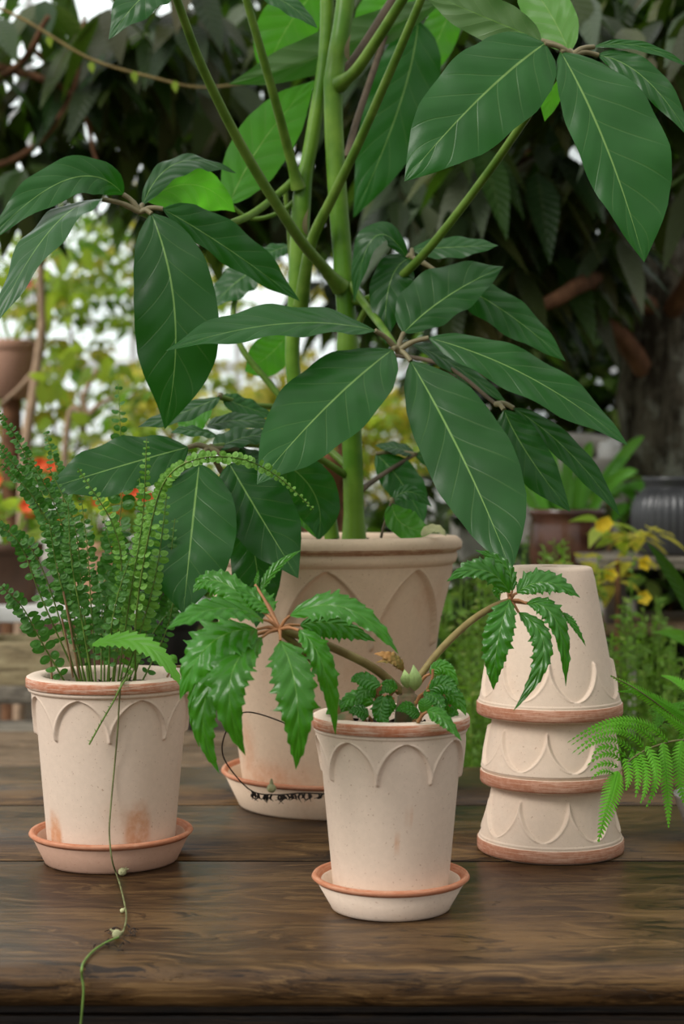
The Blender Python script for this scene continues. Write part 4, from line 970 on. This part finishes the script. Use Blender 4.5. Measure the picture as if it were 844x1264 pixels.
tree('evergreen_tree', 'evergreen tree with sparse greyish leaves and bare twigs above the fern, far left', 'tree', V3((-1.25, 3.9, 0)),
     [([V3((-1.25, 3.9, 0)), V3((-1.22, 3.9, 1.0)), P(-170, 300, 3.9), P(-120, 120, 3.8), P(-60, -80, 3.7)], .05, .03),
      ([P(-130, 140, 3.8), P(10, 90, 3.6), P(60, 20, 3.5)], .012, .005), ([P(-100, 60, 3.7), P(80, 110, 3.6), P(120, 200, 3.6)], .012, .004), ([P(-140, 220, 3.85), P(10, 200, 3.7), P(85, 125, 3.6), P(105, 20, 3.6)], .01, .004)],
     [B(60, 50, 3.7, .26, .25, .20, 15), B(140, 130, 3.8, .24, .25, .16, 12), B(10, 190, 3.8, .20, .25, .14, 8), B(190, 30, 3.6, .2, .25, .14, 14)],
     ['bgleaf', 'bgleaf_dark'], 23, bark='branch', hang=.9, ln=(.12, .19), wr=.19)
tw = thing('climbing_stem', 'thin ochre climbing stem slanting across the dark leaves above the umbrella plant', 'climber', P(-40, 10, 3.0))
limb(tw, [P(-60, -14, 3.0), P(25, 22, 3.0), P(110, 72, 3.02), P(190, 96, 3.05), P(250, 108, 3.1), P(320, 100, 3.3)], .0030, .0022, 'ochre', 'stem')
lb = MB()
for k, (x, y) in enumerate(((60, 44), (112, 76), (165, 88), (215, 100))): loose_leaf(lb, P(x, y, 3.02), V3((.2, 0, -1)), V3((0, -1, .2)), .018, .007)
lb.build('leaves', M['bglime'], tw)

# bushes in the daylight beyond
def bush(name, label, foot, blobs, mats, seed, group=None, ln=(.05, .09), wr=.28, **k):
    t = thing(name, label, 'bush', foot, group)
    c0 = blobs[0][0]
    for q in range(4):
        limb(t, [V3(foot) + V3((.04 * q - .06, .02 * q, 0)), V3(foot).lerp(V3(c0), .5) + V3((.06 * (q - 1.5), 0, 0)), V3(blobs[q % len(blobs)][0]) + V3((0, 0, .1))], .012, .005, 'branch', 'stem')
    foliage(t, blobs, mats, seed, ln=ln, wr=wr, hang=k.get('hang', .3), whorl=5)
    return t
def foot(px, d): return V3(((px - 422) / F * d, d, 0))
bush('lime_bush', 'sunlit yellow-green bush behind the left part of the umbrella plant', foot(90, 6.2), [B(110, 490, 6.2, .65, .35, .22, 135), B(40, 370, 6.4, .4, .3, .28, 62), B(200, 370, 6.5, .5, .3, .16, 52), B(60, 250, 6.8, .5, .3, .22, 30), B(180, 290, 6.8, .6, .3, .2, 45), B(120, 330, 6.8, .5, .3, .16, 30)], ['bglime', 'bglime', 'bgyellow', 'herb'], 31, ln=(.05, .09))
bush('lime_bush', 'yellow-green bush seen between the umbrella plant stem and its pot', foot(470, 6.6), [B(455, 545, 6.6, .42, .3, .30, 150), B(330, 480, 6.8, .36, .3, .2, 80), B(540, 520, 6.8, .4, .3, .28, 90), B(320, 270, 7.2, .6, .3, .4, 90)], ['bglime', 'bgyellow', 'bgyellow'], 32, ln=(.045, .085))
bush('lime_bush', 'low green and yellow bush behind the button fern', foot(140, 5.0), [B(140, 600, 5.0, .5, .25, .15, 70), B(20, 600, 5.0, .3, .25, .16, 40), B(230, 500, 5.3, .3, .2, .16, 30)], ['bglime', 'bgyellow', 'herb'], 33, ln=(.05, .09))
bush('laurel_bush', 'dark green bush behind the strap-leaved plant', foot(640, 5.4), [B(620, 470, 5.4, .35, .3, .22, 60), B(700, 520, 5.2, .35, .3, .25, 60), B(560, 430, 5.6, .4, .3, .2, 50), B(740, 430, 5.2, .32, .3, .26, 80), B(690, 390, 5.7, .3, .2, .25, 90), B(860, 480, 5.2, .3, .3, .3, 60), B(800, 620, 5.0, .45, .3, .3, 70), B(680, 680, 5.0, .5, .3, .3, 80)], ['bgleaf', 'bgleaf_dark', 'herb'], 34, ln=(.07, .12), wr=.26)
bush('laurel_bush', 'dark leafy bush low behind the feathery herbs', foot(720, 3.9), [B(600, 800, 3.8, .3, .2, .3, 60), B(760, 760, 3.9, .35, .2, .3, 70), B(880, 720, 3.9, .3, .2, .3, 60), B(520, 740, 4.0, .25, .2, .3, 50)], ['bgleaf_dark', 'herb', 'bgleaf_dark'], 37, ln=(.06, .10), wr=.26)
bush('laurel_bush', 'deep green bush in shade behind the big clay pot', foot(330, 5.2), [B(330, 720, 5.2, .6, .3, .35, 90), B(420, 650, 5.4, .5, .3, .25, 60), B(500, 760, 5.0, .5, .3, .4, 90)], ['bgleaf_dark', 'herb', 'bgleaf'], 35, ln=(.07, .12), wr=.26)
# bare pale saplings at the left
for nm, lab, pts, r in (('sapling', 'pale brown leaning sapling trunk behind the fern, leftmost', [foot(20, 4.6), P(28, 620, 4.6), P(42, 480, 4.6), P(52, 400, 4.6), P(50, 330, 4.6), P(60, 240, 4.6)], .017),
                        ('sapling', 'thin pale forked sapling beside the long left umbrella leaf', [foot(70, 4.4), P(80, 560, 4.4), P(105, 515, 4.4), P(103, 490, 4.4), P(120, 455, 4.4)], .010)):
    t = thing(nm, lab, 'sapling', pts[0]); limb(t, pts, r, r * .6, 'pale_twig', 'trunk')
    d = pts[1].y
    if nm == 'sapling' and r > .015: limb(t, [P(45, 455, d), P(25, 478, d), P(0, 500, d)], .009, .005, 'pale_twig', 'branch')
    else: limb(t, [P(104, 517, d), P(122, 500, d), P(142, 490, d)], .008, .005, 'pale_twig', 'branch')
    lm = MB(); rr = random.Random(5 if r > .015 else 6)
    for _ in range(26): loose_leaf(lm, pts[-2] + rdir(rr) * .14, rdir(rr) + V3((0, 0, -.4)), rdir(rr), .07, .02)
    lm.build('leaves', M['bglime'], t)

def bgpot(name, label, c, r, h, mat, cat='pot', group=None, contents='soil', flare=.78, parent_plant=None):
    t = thing(name, label, cat, c, group)
    mb = MB(); mb.lathe([(.001, 0), (r * flare, 0), (r * .95, h * .8), (r * .96, h * .82), (r * 1.02, h * .83), (r * 1.02, h * .98), (r, h), (r * .92, h), (r * .9, h * .9), (.001, h * .9)], 40)
    mb.build('pot', M[mat], t, local=True)
    return t
def flowers(t, c, n, spread, petal, leaf, seed, ln=.05, fh=.1):
    rr = random.Random(seed); lf = MB()
    for k in range(n * 3):
        d = rdir(rr); d.z = abs(d.z) * .8; p = V3(c) + V3((d.x * spread, d.y * spread, d.z * spread * .9))
        loose_leaf(lf, p, d + V3((0, 0, -.1)), V3((0, -.3, 1)), ln * rr.uniform(.8, 1.4), ln * .4)
    for k in range(7):
        d = rdir(rr); d.z = abs(d.z) + .4; lf.tube([V3(c) - V3((0, 0, .03)), V3(c) + d.normalized() * spread], .003, 5)
    lf.stain += [0] * (len(lf.v) - len(lf.stain)); lf.build('foliage', M[leaf], t)
    for k in range(n):
        d = rdir(rr); d.z = abs(d.z) * .8 + .2; p = V3(c) + V3((d.x * spread, d.y * spread - .02, d.z * spread + fh * rr.random())); fm = MB()
        for q in range(6):
            a = q * 1.047; loose_leaf(fm, p, V3((math.cos(a), -.5, math.sin(a))), V3((0, -1, 0)), .02, .010, droop=.05, nu=3)
        fm.build('flower', M[petal], t)

# second wooden bench close behind the table, left
bn = thing('wooden_bench', 'weathered wooden bench top behind the pot with the button fern', 'bench', foot(60, 2.62))
mb = MB(); z = .745
for k in range(3): mb.box((-1.15, 2.38 + .17 * k, z - .03), (.06, 2.545 + .17 * k, z))
mb.build('top', M['plankwood'], bn, bevel=.003)
for x in (-1.1, -.05):
    for y in (2.41, 2.82):
        lg = MB(); lg.box((x, y, 0), (x + .05, y + .05, z - .03)); lg.build('leg', M['plankwood'], bn, bevel=.003)
# crate and stepped staging on the left
zc = lambda py, d: CZ - (py - YH) / F * d
sd = 3.1
def slatbox(name, label, x0, x1, y0, y1, z0, z1, mat, cat):
    t = thing(name, label, cat, V3(((x0 + x1) / 2, (y0 + y1) / 2, z0)))
    th = .012
    for nm, lo, hi in (('side_panel', (x0, y0, z0), (x1, y0 + th, z1)), ('side_panel', (x0, y1 - th, z0), (x1, y1, z1)), ('end_panel', (x0, y0 + th, z0), (x0 + th, y1 - th, z1)), ('end_panel', (x1 - th, y0 + th, z0), (x1, y1 - th, z1)), ('bottom', (x0 + th, y0 + th, z0), (x1 - th, y1 - th, z0 + th))):
        b = MB(); b.box(lo, hi); b.build(nm, M[mat], t, bevel=.002)
    return t
stg = thing('plant_staging', 'grey weathered stepped plant staging behind the bench, left of the fern pot', 'staging', foot(30, 3.2))
for k, (y0, z1) in enumerate(((2.95, zc(905, 3.0)), (3.18, zc(842, 3.25)), (3.42, zc(745, 3.5)))):
    b = MB(); b.box((-1.45, y0, z1 - .035), (-.30, y0 + .22, z1)); b.build('shelf', M['greywood'] if k < 2 else M['white'], stg, bevel=.003)
    for x in (-1.42, -.9, -.36):
        b = MB(); b.box((x, y0 + .02, 0), (x + .05, y0 + .06, z1 - .036)); b.build('leg', M['greywood'], stg, bevel=.002)
slatbox('wooden_crate', 'yellowish small wooden crate on the grey staging, left of the fern pot', -.72, -.52, 3.19, 3.38, zc(842, 3.25), zc(842, 3.25) + .085, 'crate', 'crate')
zs = zc(745, 3.5)
for (nm, lab, px, r, h, mt, lf) in (('flower_pot', 'dark brown flower pot on the white shelf at the left edge', 10, .075, .13, 'brown_pot', 'bglime'),
                                ('flower_pot', 'peach clay flower pot on the white shelf seen through the fern', 118, .058, .135, 'peach', 'bglime'),
                                ('flower_pot', 'black flower pot on the white shelf behind the fern stems', 186, .055, .09, 'black_plastic', 'herb')):
    c = V3(((px - 422) / F * 3.52, 3.52, zs)); t = bgpot(nm, lab, c, r, h, mt, 'potted flower')
    flowers(t, c + V3((0, 0, h)), 9 if px != 186 else 6, .11, 'orange', lf, px)
zs2 = zc(842, 3.25)
c = V3((-.66 - .12, 3.28, zs2)); t = bgpot('flower_pot', 'brown clay flower pot on the grey staging step, left edge', c + V3((-.03, 0, 0)), .07, .15, 'brown_pot', 'potted flower'); flowers(t, c + V3((-.03, 0, .15)), 3, .08, 'orange', 'herb', 4)
c = V3((-.36, 3.28, zs2)); t = bgpot('flower_pot', 'black flower pot on the grey staging step, behind the fern stalks', c, .07, .13, 'black_plastic', 'potted flower'); flowers(t, c + V3((0, 0, .13)), 2, .08, 'orange', 'herb', 14)
# hanging clay pot high at left
hp = bgpot('hanging_pot', 'faded brown clay pot on a post at the left edge, among the lime leaves', P(14, 492, 4.8), .082, .17, 'faded', 'pot', flare=.75)
b = MB(); c = P(14, 492, 4.8); b.tube([V3((c.x, c.y, 0)), c], .03, 12); b.build('post', M['branch'], hp)
flowers(hp, c + V3((0, 0, .18)), 2, .12, 'pink', 'bglime', 61)
c = foot(395, 5.0); t = thing('pedestal_pot', 'brown clay pot on a plinth seen between umbrella leaf and stem', 'pot', c)
mb = MB(); mb.lathe([(.10, 0), (.10, 1.02), (.001, 1.02)], 24); mb.build('plinth', M['stone'], t, local=True)
mb = MB(); mb.lathe([(.001, 1.02), (.05, 1.02), (.075, 1.24), (.082, 1.24), (.082, 1.29), (.07, 1.29), (.001, 1.27)], 32); mb.build('pot', M['terra'], t, local=True)

# right: staging with jar, glazed pot, strap leaves, herbs
sg = thing('plant_shelf', 'dark wooden shelf with a pale front edge that carries the charcoal jar', 'shelf', foot(800, 3.35))
zj = zc(686, 3.3)
for k, (zz, m) in enumerate(((zj, 'greywood'), (zj - .13, 'plankwood'), (zj - .45, 'wood_dark'))):
    b = MB(); b.box((.50, 3.17, zz - .022), (1.7, 3.52, zz)); b.build('shelf', M[m], sg, bevel=.003)
for x in (.52, 1.05, 1.6):
    for y in (3.19, 3.47):
        b = MB(); b.box((x, y, 0), (x + .04, y + .035, zj - .0225)); b.build('leg', M['wood_dark'], sg, bevel=.002)
c = V3(((836 - 422) / F * 3.3, 3.33, zj))
jar = thing('ribbed_jar', 'charcoal glazed ribbed jar standing on the shelf at right', 'jar', c)
mb = MB(); r0 = .088
prof = [(.001, 0), (r0 * .82, 0), (r0 * .9, .01), (r0 * .97, .035), (r0, .065), (r0, .085), (r0 * .985, .097), (r0 * .95, .109), (r0 * .89, .120), (r0 * .81, .129), (r0 * .74, .135), (r0 * .70, .139)]
mb.lathe(prof, 192, fn=lambda a, z: .0016 * math.cos(a * 36) if .01 < z < .125 else 0); mb.build('body', M['jar'], jar, local=True)
mb = MB(); mb.lathe([(r0 * .695, .1385), (r0 * .70, .148), (r0 * .76, .155), (r0 * .74, .161), (r0 * .62, .161), (r0 * .6, .12), (.001, .12)], 64); mb.build('rim', M['jar'], jar, local=True)
c = foot(700, 3.55); z = zc(735, 3.55)
st2 = thing('plinth', 'low stone plinth under the brown glazed pot, hidden in the herbs', 'plinth', c); mb = MB(); mb.box((c.x - .13, c.y - .13, 0), (c.x + .13, c.y + .13, z)); mb.build('block', M['stone'], st2, bevel=.006)
gp = thing('potted_strap_leaf_plant', 'shiny brown glazed pot with bright green strap leaves, behind the stacked pots', 'potted plant', V3((c.x, c.y, z)))
h = zc(628, 3.55) - z
mb = MB(); mb.lathe([(.001, 0), (.055, 0), (.07, .02), (.084, h * .45), (.083, h * .8), (.078, h * .9), (.084, h * .93), (.086, h), (.076, h), (.074, h * .85), (.001, h * .85)], 64); mb.build('pot', M['glazed'], gp, local=True)
rr = random.Random(12); top = V3((c.x, c.y, z + h * .86))
for k in range(17):
    a = rr.uniform(0, 6.28); q = rr.uniform(.02, .06); hh_ = rr.uniform(.10, .19); out = rr.uniform(.03, .13)
    b_ = top + V3((math.cos(a) * q, math.sin(a) * q * .7, 0)); e_ = b_ + V3((math.cos(a) * out, math.sin(a) * out * .6, hh_)); m_ = b_.lerp(e_, .5) + V3((0, 0, .03))
    mb = MB(); leaf_into(mb, b_, m_, e_, .014, .014, nrm(rr.uniform(-.5, .5), -1, .2), [(0, .5), (.2, .8), (.5, 1), (.8, .8), (.95, .35), (1, 0)], fold=.3, nu=12, nv=3, apparent=False); mb.build('leaf', M['strap'], gp)
# leafy plants around the jar
for k, (px, py, d, lab, mats, n, rad) in enumerate(((752, 604, 3.78, 'broad green leafy plant left of the charcoal jar', ['strap', 'herb'], 4, .06), (762, 690, 3.06, 'yellow-flowered plant in front of the shelf below the jar', ['bglime', 'bgyellow'], 10, .10))):
    c = foot(px, d); t = thing('leafy_plant', lab, 'plant', c); top = P(px, py, d)
    limb(t, [c, top.lerp(c, .5), top], .008, .005, 'branch', 'stem')
    foliage(t, [(top, (rad, .08, rad * .8), n)], mats, 70 + k, ln=(.07, .10) if k == 0 else (.04, .07), wr=.24, hang=0)
    if k == 1:
        for q in range(6):
            p = top + V3((rr.uniform(-.06, .05), -.05, rr.uniform(-.07, .11))); fm = MB()
            for w in range(5): a = w * 1.257; loose_leaf(fm, p, V3((math.cos(a), -.4, math.sin(a))), V3((0, -1, 0)), .016, .009, droop=.05, nu=3)
            fm.build('flower', M['yellow'], t)
# small white dish and stone ledge further back
c = foot(760, 4.2); zl = zc(566, 4.2)
lg = thing('stone_ledge', 'rough pale stone ledge on a low wall left of the lichen trunk', 'ledge', V3((.62, 4.3, 0)))
mb = MB(); mb.box((.30, 4.15, 0), (.82, 4.5, zl - .05)); mb.build('support', M['stone'], lg, bevel=.01)
mb = MB(); mb.box((.28, 4.12, zl - .049), (.84, 4.52, zl)); mb.build('slab', M['stone'], lg, bevel=.012)
c2 = V3(((710 - 422) / F * 4.3, 4.3, zl)); rk = MB(); rows = []
for i in range(9):
    a = PI * (i + .02) / 8.05 - PI / 2; rows.append([(c2.x + .12 * math.cos(a) * math.cos(b) * (1 + .2 * noise.noise(V3((i, b * 2, 3)))), c2.y + .08 * math.cos(a) * math.sin(b), c2.z + .036 + .034 * math.sin(a)) for b in [6.2832 * k / 24 for k in range(24)]])
rk.grid(rows, closed=True); r_ = rk.build('rock', M['stone']); tag(r_, 'grey lumpy rock lying on the stone ledge', 'rock')
c2 = V3(((756 - 422) / F * 4.22, 4.22, zl)); t = thing('white_dish', 'small white upturned dish on the stone ledge', 'dish', c2)
mb = MB(); mb.lathe([(.036, 0), (.040, .004), (.038, .035), (.030, .044), (.001, .046)], 40); mb.build('body', M['white'], t, local=True); mb = MB(); mb.lathe([(.001, .0455), (.012, .0455), (.014, .052), (.001, .056)], 24); mb.build('foot', M['white'], t, local=True)

# feathery herb plants behind the table
rr = random.Random(44)
spots = [(548, 2.75, 790), (585, 2.85, 700), (560, 2.95, 740), (612, 2.95, 690), (655, 3.0, 668), (690, 2.9, 660), (722, 2.95, 672), (640, 2.7, 760), (750, 2.85, 740), (785, 2.75, 760), (815, 2.85, 730), (845, 2.75, 770), (880, 2.85, 740), (700, 2.7, 780), (590, 2.66, 810), (760, 2.62, 830), (820, 2.62, 850), (520, 2.8, 770), (495, 2.95, 800), (670, 2.62, 830)]
for k, (px, d, py) in enumerate(spots):
    c = foot(px, d); topz = zc(py, d)
    t = thing('feathery_herb', 'feathery green herb plant in the dense bank behind the table', 'herb', c, 'feathery herbs behind the table')
    sm = MB(); lf = MB()
    for q in range(14):
        e = V3((c.x + rr.gauss(0, .055), c.y + rr.gauss(0, .05), topz - abs(rr.gauss(0, .10)))); b0 = c + V3((rr.gauss(0, .02), rr.gauss(0, .02), 0))
        z0 = .45; s0 = b0.lerp(e, .42); pa = smooth_path([b0, s0 + V3((rr.gauss(0, .012), 0, 0)), e], 8)
        sm.tube(pa, [lerp(.0026, .0009, i / 16) for i in range(17)], 5)
        nl = 90
        for w in range(nl):
            x = 5 + 11 * w / nl; i = min(15, int(x)); p = pa[i].lerp(pa[i + 1], x - i); dd = rdir(rr); dd.z = dd.z * .4 + .45
            l = rr.uniform(.012, .028) * (1.1 - .5 * w / nl); loose_leaf(lf, p, dd, rdir(rr), l * 1.5, l * .27, 0, .1, 2)
    sm.build('stems', M['petiole'], t); lf.build('foliage', M['herb'], t)
# long strap blades at the right margin
sp = thing('strap_leaf_plant', 'plant with long dark green strap blades rising at the right margin', 'plant', foot(880, 2.6))
for (b, m, e) in (((872, 790), (836, 720), (797, 668)), ((900, 800), (880, 700), (850, 620)), ((880, 820), (850, 790), (806, 780)), ((905, 830), (900, 740), (905, 650))):
    mb = MB(); leaf_into(mb, P(*b, 2.6), P(*m, 2.58), P(*e, 2.55), .012, .012, nrm(-.3, -1, .2), [(0, .8), (.3, 1), (.7, .8), (1, 0)], fold=.3, nu=14, nv=3, apparent=False); mb.build('leaf', M['strap'] if e[0] == 806 else M['bgleaf'], sp)
mb = MB(); mb.tube([foot(885, 2.6), P(885, 800, 2.6)], [.03, .02], 10); mb.build('stem', M['bgleaf_dark'], sp)

# ------------------------------------------------------------------ light, sky, camera
w = bpy.data.worlds.new('World'); SC.world = w; w.use_nodes = True; nt = w.node_tree; nt.nodes.clear()
def wn(t, **k):
    nd = nt.nodes.new(t)
    for a_, b_ in k.items(): setattr(nd, a_, b_)
    return nd
def wm_(op, a_, b_=0.0, clamp=False):
    nd = wn('ShaderNodeMath', operation=op, use_clamp=clamp)
    for q_, x_ in enumerate((a_, b_)):
        if isinstance(x_, bpy.types.NodeSocket): nt.links.new(x_, nd.inputs[q_])
        else: nd.inputs[q_].default_value = x_
    return nd.outputs[0]
tc = wn('ShaderNodeTexCoord'); sp_ = wn('ShaderNodeSeparateXYZ'); nt.links.new(tc.outputs['Generated'], sp_.inputs[0])
cr = wn('ShaderNodeValToRGB'); e = cr.color_ramp.elements
e[0].position = .47; e[0].color = (.16, .13, .09, 1); e[1].position = .53; e[1].color = (.52, .54, .54, 1); x = e.new(.72); x.color = (.85, .87, .87, 1); x = e.new(1.0); x.color = (1.15, 1.15, 1.12, 1)
nt.links.new(wm_('MULTIPLY_ADD', sp_.outputs[2], .5), cr.inputs[0]); cr.inputs[0].links[0].from_node.inputs[2].default_value = .5
dt = wn('ShaderNodeVectorMath', operation='DOT_PRODUCT'); nt.links.new(tc.outputs['Generated'], dt.inputs[0]); dt.inputs[1].default_value = V3((-.32, .93, .16)).normalized()
mr = wn('ShaderNodeMapRange', interpolation_type='SMOOTHSTEP'); nt.links.new(dt.outputs['Value'], mr.inputs[0])
for q_, x_ in enumerate((.86, .99, 0.0, 1.5)): mr.inputs[q_ + 1].default_value = x_
stn = wm_('ADD', wm_('ADD', wm_('MULTIPLY', sp_.outputs[0], -.42), 1.0), mr.outputs[0])
bg = wn('ShaderNodeBackground'); nt.links.new(cr.outputs[0], bg.inputs[0]); nt.links.new(stn, bg.inputs[1])
ow = wn('ShaderNodeOutputWorld'); nt.links.new(bg.outputs[0], ow.inputs[0])
def sun(name, direction, energy, angle, col):
    l = bpy.data.lights.new(name, 'SUN'); l.energy = energy; l.angle = A(angle); l.color = col
    o = bpy.data.objects.new(name, l); COL.objects.link(o); o.rotation_euler = V3(direction).to_track_quat('-Z', 'Y').to_euler(); o.location = (0, 0, 6)
sun('sun', (.66, .5, -.62), 1.9, 25, (1.0, .97, .92))
cam = bpy.data.cameras.new('camera'); co = bpy.data.objects.new('camera', cam); COL.objects.link(co); SC.camera = co
co.location = (0, 0, CZ); co.rotation_euler = (PI / 2, 0, 0)
cam.sensor_fit = 'VERTICAL'; cam.sensor_height = 36; cam.lens = F / 1264 * 36
cam.shift_y = -(632 - YH) / 1264.0
cam.clip_start = .05; cam.clip_end = 100
cam.dof.use_dof = True; cam.dof.focus_distance = 1.63; cam.dof.aperture_fstop = 5.6; cam.dof.aperture_blades = 0
vs = SC.view_settings; vs.view_transform = 'Standard'; vs.look = 'None'; vs.gamma = 1; vs.exposure = 0.0; vs.use_curve_mapping = False
SC.cycles.use_denoising = True
SC.cycles.max_bounces = 8; SC.cycles.transparent_max_bounces = 12
